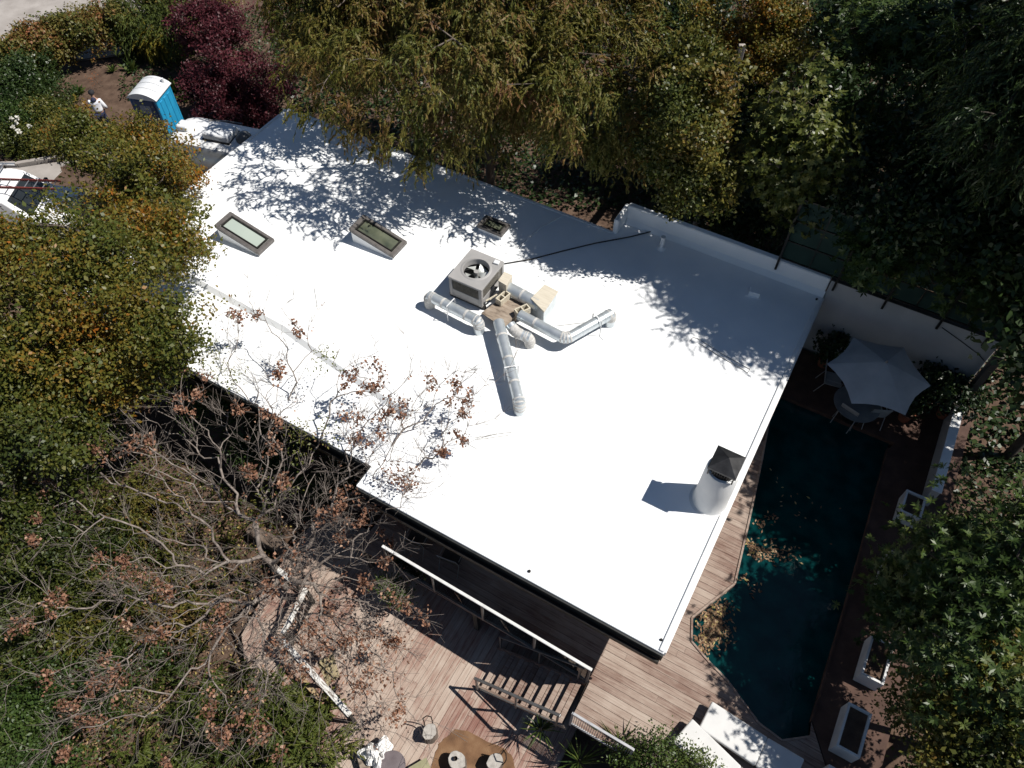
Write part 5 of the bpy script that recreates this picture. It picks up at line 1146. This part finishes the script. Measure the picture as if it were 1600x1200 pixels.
shrub('leafy_shrub', 'dense bright green shrub in the bottom left corner', [gblob(60, 1120, .7, 1.3, 1.2, .9), gblob(170, 1150, .5, 1.2, 1.1, .8), gblob(60, 1200, .8, 1.3, 1.2, .9), gblob(240, 1090, .4, .9, .9, .7), gblob(200, 1050, .4, .9, .9, .7)], 'broad', LM['green'], 90, 0.090, 0.054, .18, 27, 73, tone=.45, tips=90)
shrub('feathery_shrub', 'yellow-green feathery shrub beside the lower deck rail', [gblob(440, 1140, .7, .9, .8, .7), gblob(490, 1180, .7, .8, .8, .7), gblob(410, 1090, .4, .7, .7, .6), gblob(480, 1100, .3, .6, .6, .5)], 'feather', LM['brush'], 151, 0.143, 0.030, .38, 23, 74, tone=.55, tips=60)
shrub('feathery_shrub', 'olive feathery shrub left of centre at the bottom edge', [gblob(300, 1150, .5, 1.0, .9, .7), gblob(360, 1190, .6, 1.0, .9, .7), gblob(250, 1190, .5, .9, .8, .7), gblob(300, 1060, .3, .8, .8, .5)], 'feather', LM['brush'], 151, 0.143, 0.030, .38, 21, 75, tone=.35, tips=60)
shrub('feathery_shrub', 'brownish green feathery growth in the middle of the dry tree', [gblob(200, 800, .8, 1.0, .9, .7), gblob(300, 860, .6, .9, .8, .6), gblob(260, 960, .4, .9, .8, .6)], 'feather', LM['fern'], 138, 0.132, 0.030, .4, 18, 76, tone=.55, tips=60)
shrub('sapling', 'green sapling leaning over the lower deck below the balcony', [blob(608, 915, -.3, .32, .3, .25), blob(620, 930, -.35, .25, .25, .2)], 'broad', LM['green'], 40, .09, .04, .12, 50, 77, tone=.6, tips=16, cat='sapling')
shrub('leafy_shrub', 'bright leafy shrub in front of the white loungers', [blob(1030, 1185, .5, .55, .5, .45), blob(1085, 1210, .5, .5, .5, .45), blob(985, 1205, .3, .5, .5, .4)], 'broad', LM['green'], 50, .075, .04, .14, 34, 78, tone=.6, tips=50)
for i, (px, py, L, lab) in enumerate(((965, 1165, .7, 'spiky plant beside the slatted railing'), (845, 1140, .6, 'spiky plant in the shade beneath the stairs'), (905, 1190, .7, 'dark spiky plant below the slatted railing'))):
    tuft(lab, px, py, .3, 46, L, .035, LM['green'], 95 + i, zg=-.6 if i != 0 else -.2, group='spiky plants by the stairs', name='spiky_plant')
for i, (p, lab) in enumerate(zip(POTP, ('dark leafy plant in the pot by the house edge', 'dark upright plant against the white wall right of the umbrella', 'dark rounded plant at the right end of the white wall', 'low plant in the small pot in front of the umbrella corner'))):
    r_ = (.42, .5, .6, .25)[i]; hh = (.8, 1.1, .9, .5)[i]
    tree('potted_plant', lab, 'plant', (p[0], p[1], .27), [(p[0], p[1], .34 + hh * .7, r_, r_, hh * .55)], 'broad', LM['dark'], 36, .16, .08, .14, 26, 101 + i, bark='dark_bark', tone=.3, cut=-.5, tips=20, group='potted plants on the patio')

# ------------------------------------------------------------------ dry deciduous tree: bare limbs with clusters of brown leaves
rng = np.random.default_rng(77)
clus = [(180, 555, 2.6), (128, 578, 2.4), (150, 600, 2.3), (205, 545, 2.7), (222, 615, 2.6), (205, 630, 2.4), (98, 605, 2.2), (305, 620, 3.2), (288, 566, 3.4), (290, 640, 3.0), (70, 655, 2.0), (80, 680, 2.0), (150, 700, 2.3), (165, 715, 2.2), (230, 685, 2.6), (222, 700, 2.6), (60, 745, 1.7), (75, 760, 1.8), (5, 725, 1.6), (60, 820, 1.5), (45, 850, 1.4), (5, 800, 1.4),
        (370, 490, 3.6), (396, 487, 3.6), (432, 583, 3.8), (466, 513, 3.9), (550, 590, 3.6), (594, 580, 3.7), (575, 612, 3.6), (625, 626, 3.5), (675, 600, 3.5), (715, 605, 3.4), (728, 620, 3.3), (722, 650, 3.1), (725, 680, 3.0), (692, 700, 2.9), (610, 648, 3.4), (596, 660, 3.3), (545, 655, 3.3), (560, 690, 3.1), (640, 760, 2.5), (615, 740, 2.7),
        (430, 700, 2.8), (425, 650, 3.0), (375, 640, 3.2), (440, 760, 2.4), (390, 740, 2.6), (520, 790, 1.9), (560, 815, 1.6), (545, 780, 2.0), (580, 800, 1.8), (610, 845, .9), (650, 965, .2), (625, 940, .3), (530, 830, 1.2), (505, 810, 1.6), (430, 920, 1.2), (455, 870, 1.6), (570, 910, .6), (600, 880, .8),
        (190, 880, 1.6), (170, 900, 1.5), (160, 870, 1.6), (205, 895, 1.5), (240, 920, 1.7), (260, 925, 1.7), (90, 950, 1.2), (75, 930, 1.3), (40, 975, 1.0), (30, 985, 1.0), (195, 980, 1.4), (245, 990, 1.5), (340, 980, 1.6), (350, 960, 1.8), (160, 1030, 1.0), (175, 1070, .8), (185, 1060, .8), (155, 1065, .8), (75, 1055, .8), (105, 1105, .6), (120, 1115, .6), (150, 1120, .6), (105, 1175, .4), (330, 1105, .8), (345, 1150, .7), (365, 1145, .7), (335, 1145, .7), (400, 1135, .6), (415, 1150, .5), (260, 1190, .4), (385, 1100, .7), (440, 1190, .3), (560, 1080, .2), (575, 1060, .3), (630, 1105, .0), (610, 1125, .0), (500, 1010, .7), (480, 990, .8), (540, 1000, .5), (560, 985, .4), (450, 1040, .7), (430, 1010, .8), (620, 1010, .1), (585, 1000, .3), (470, 1050, .6), (515, 960, .8)]
CL = np.array([at(x, y, z) for x, y, z in clus])
base = at(452, 930, -1.6); basez = ground_z(base[0], base[1]); base[2] = basez
dt = thing('dry_tree', 'sprawling half-bare tree with clusters of dry brown leaves at lower left', 'tree', base)
hub = at(425, 880, -.2)
# bare twigs between and beyond the clusters
ex = []
for _ in range(1700):
    i = rng.integers(len(CL)); j = rng.integers(len(CL))
    if np.linalg.norm(CL[i] - CL[j]) < 3.2: ex.append(CL[i] * (u := rng.uniform(.1, .9)) + CL[j] * (1 - u) + rng.normal(size=3) * np.array([.3, .3, .25]))
    else: q = hub + (CL[i] - hub) * rng.uniform(.35, 1.15) + rng.normal(size=3) * np.array([.35, .35, .2]); ex.append(q)
for x, y in ((355, 520), (400, 500), (425, 520), (450, 545), (500, 540), (520, 570), (560, 560), (640, 590), (660, 640), (700, 590), (590, 550), (480, 580), (530, 610), (460, 610), (660, 720), (670, 770), (0, 880), (-20, 1000), (20, 1040), (90, 1020)):
    ex.append(at(x, y, 3.4 if x > 300 else 1.2))
tips_ = np.concatenate([CL, np.array(ex)])
A, par_, cnt = skeleton(rng, [base - UP * .1, base + (hub - base) * .6, hub], tips_, bf=.42, step=.2, jit=.05, sag=.04)
branches('trunk', A, par_, cnt, .0040, M['pale_bark'], dt, base, pw=.46, rmax=.09, sides=5)
# straight fine twigs along the outer branches
ends_ = np.where(cnt < 5)[0]; k = 6500; pick = rng.choice(ends_, k); pv = np.maximum(par_[pick], 0); gd = unit(A[pick] - A[pv] + 1e-6)
d_ = unit(gd * .9 + rng.normal(size=(k, 3)) * .55 + UP * .25); ln_ = rng.uniform(.15, .6, k)[:, None]; P0 = A[pick]; P1 = P0 + d_ * ln_
A2 = np.concatenate([np.zeros((1, 3)), np.stack([P0, P1], 1).reshape(-1, 3)]); par2 = np.zeros(len(A2), int); par2[1::2] = np.arange(1, len(A2), 2); par2[2::2] = np.arange(1, len(A2), 2)
A2[0] = P0[0]
branches('twigs', A2, par2, np.ones(len(A2)), .0034, M['pale_bark'], dt, base, sides=3)
# a ring of twiglets and round leaves at each cluster
V_, T_ = [], []
for c, (x, y, z) in zip(CL, clus):
    k = int(rng.uniform(50, 120)); s = rng.uniform(.10, .17)
    sub = c + rng.normal(size=(4, 3)) * s * .9
    P = sub[rng.integers(4, size=k)] + rng.normal(size=(k, 3)) * s * .55
    N = rng.normal(size=(k, 3)) + UP * .5; T = rng.normal(size=(k, 3)) - UP * .5
    V_.append(leafq(P, T, N, rng.uniform(.06, .105, k), rng.uniform(.045, .08, k), .25)); T_.append(np.clip(rng.normal(.5, .28, k), 0, 1))
for _ in range(200):
    c = A[rng.integers(len(A))]; k = rng.integers(2, 6); P = c + rng.normal(size=(k, 3)) * .08
    V_.append(leafq(P, rng.normal(size=(k, 3)), rng.normal(size=(k, 3)) + UP, .07, .05, .25)); T_.append(rng.random(k))
quads('dry_leaves', np.concatenate(V_), np.concatenate(T_), LM['dry'], dt, base)
# a few still-green sprays on the same tree
cs = np.array([at(500, 555, 3.8), at(495, 690, 2.8), at(470, 700, 2.6), at(355, 590, 3.0), at(335, 570, 3.0), at(205, 735, 2.0), at(430, 780, 2.0)]); ds = np.tile(UP, (len(cs), 1))
cs = np.repeat(cs, 5, 0) + rng.normal(size=(35, 3)) * .22
V, t = foliage(rng, cs, np.repeat(ds, 5, 0), 'broad', 26, .075, .035, .14, .7); quads('green_leaves', V, t, LM['lime'], dt, base)

# ------------------------------------------------------------------ loose leaves on the pool and decks
def scatter(name, label, cat, items, z, mat, seed):
    rng = np.random.default_rng(seed); Vs, Ts = [], []
    for px, py, r, n in items:
        c = at(px, py, z); P = c + np.concatenate([rng.normal(size=(n, 2)) * r, np.abs(rng.normal(size=(n, 1))) * .006], 1)
        hp_ = np.array([wh(p) for p in P])
        N = UP + rng.normal(size=(n, 3)) * .25; T = np.concatenate([rng.normal(size=(n, 2)), np.zeros((n, 1))], 1)
        Vs.append(leafq(P, T, N, rng.uniform(.06, .13, n), rng.uniform(.03, .055, n))); Ts.append(rng.random(n))
    o = quads(name, np.concatenate(Vs), np.concatenate(Ts), mat); return tag(o, label, cat, kind='stuff')
scatter('floating_leaves', 'brown fallen leaves floating along the near edge of the pool', 'leaves', [(1112, 965, .16, 170), (1120, 985, .17, 170), (1105, 1000, .12, 110), (1128, 950, .15, 60), (1098, 1020, .08, 40), (1185, 865, .12, 60), (1205, 862, .16, 60), (1190, 820, .1, 20), (1172, 850, .06, 20), (1235, 865, .15, 20), (1205, 810, .1, 14), (1165, 905, .08, 14), (1250, 800, .5, 24), (1180, 920, .1, 12)], -.125, LM['float'], 5)
scatter('fallen_leaves', 'dry leaves scattered over the lower deck boards', 'leaves', [(470, 1060, .4, 120), (520, 970, .45, 110), (560, 1060, .5, 80), (450, 1000, .3, 80), (620, 1000, .6, 40)], LOW + .012, LM['dry'], 6)
scatter('leaf_litter', 'leaf litter on the soil under the dry tree', 'leaves', [(x, y, .9, 260) for x in (60, 180, 300, 400) for y in (820, 950, 1080, 1180)], -1.6, LM['float'], 7)

# low ground cover below the trees: too many stems to count
def cover(name, label, regions, mat, n, L, W, seed, zo=.25):
    rng = np.random.default_rng(seed); Vs, Ts = [], []
    for (x0, x1, y0, y1), dens in regions:          # photo rectangles, filled on the ground
        q = np.array([at(x, y, GND)[:2] for x, y in ((x0, y0), (x1, y0), (x1, y1), (x0, y1))]); ar = abs(sum(q[i][0] * q[(i + 1) % 4][1] - q[(i + 1) % 4][0] * q[i][1] for i in range(4))) / 2
        k = int(ar * dens * n); u, v = rng.random(k), rng.random(k)
        P2 = (q[0][None] * ((1 - u) * (1 - v))[:, None] + q[1][None] * (u * (1 - v))[:, None] + q[2][None] * (u * v)[:, None] + q[3][None] * ((1 - u) * v)[:, None])
        gz = np.array([ground_z(a, b) for a, b in P2]); bump_ = .5 + .5 * np.sin(P2[:, 0] * 2.1) * np.sin(P2[:, 1] * 1.7)
        P = np.concatenate([P2, (gz + .03 + rng.random(k) ** 1.5 * zo * (.5 + 1.5 * bump_))[:, None]], 1)
        hp_ = np.array([wh(p) for p in P]); ok = ~((hp_[:, 0] > -19.5) & (hp_[:, 0] < 5.1) & (hp_[:, 1] > -.3) & (hp_[:, 1] < 11.6)) & ~((hp_[:, 0] > -10.0) & (hp_[:, 0] < -.8) & (hp_[:, 1] < .5) & (hp_[:, 1] > -6))
        P = P[ok]; k = len(P); N = UP + rng.normal(size=(k, 3)) * .6; T = rng.normal(size=(k, 3)) * np.array([1, 1, .4])
        Vs.append(leafq(P, T, N, L * rng.uniform(.6, 1.2, k), W * rng.uniform(.6, 1.2, k))); Ts.append(np.clip(rng.normal(.45, .2, k), 0, 1))
    return tag(quads(name, np.concatenate(Vs), np.concatenate(Ts), mat), label, 'ground cover', kind='stuff')
cover('ground_ivy', 'dark ground cover under the trees behind the house', [((430, 1000, -60, 330), .7), ((1000, 1640, -60, 480), .8), ((1480, 1700, 480, 760), 1.0)], LM['dark'], 95, .20, .13, 201, .3)
cover('ground_ivy', 'green ground cover under the dry tree', [((-80, 430, 640, 1250), 1.0), ((280, 480, 1100, 1260), .8)], LM['olive'], 170, .11, .07, 202, .25)
cover('ground_ivy', 'dark ground cover beside the planter boxes', [((1400, 1700, 740, 1260), 1.0)], LM['dark'], 110, .14, .09, 203, .3)
cover('ground_ivy', 'ground cover between hedge and red maple', [((190, 440, 20, 160), .8), ((-60, 70, 100, 235), .6)], LM['dark'], 110, .14, .09, 204, .2)

bp_ = at(1160, 70, 6.9); pb_ = thing('timber_post', 'pale timber post with a short brace standing among the trees at top right', 'post', (bp_[0], bp_[1], GND))
MB().box((0, 0, 3.8), (.17, .13, 7.9)).build('post_shaft', noisy('pale_timber', (.30, .26, .23), (.42, .37, .33), 4, .8, bump=.2, stretch=(1, 1, .3)), pb_, bevel=.008)
MB().bar((-.35, 0, 6.7), (-.05, 0, 7.3), .08, .1).build('brace', M['stump_top'], pb_)
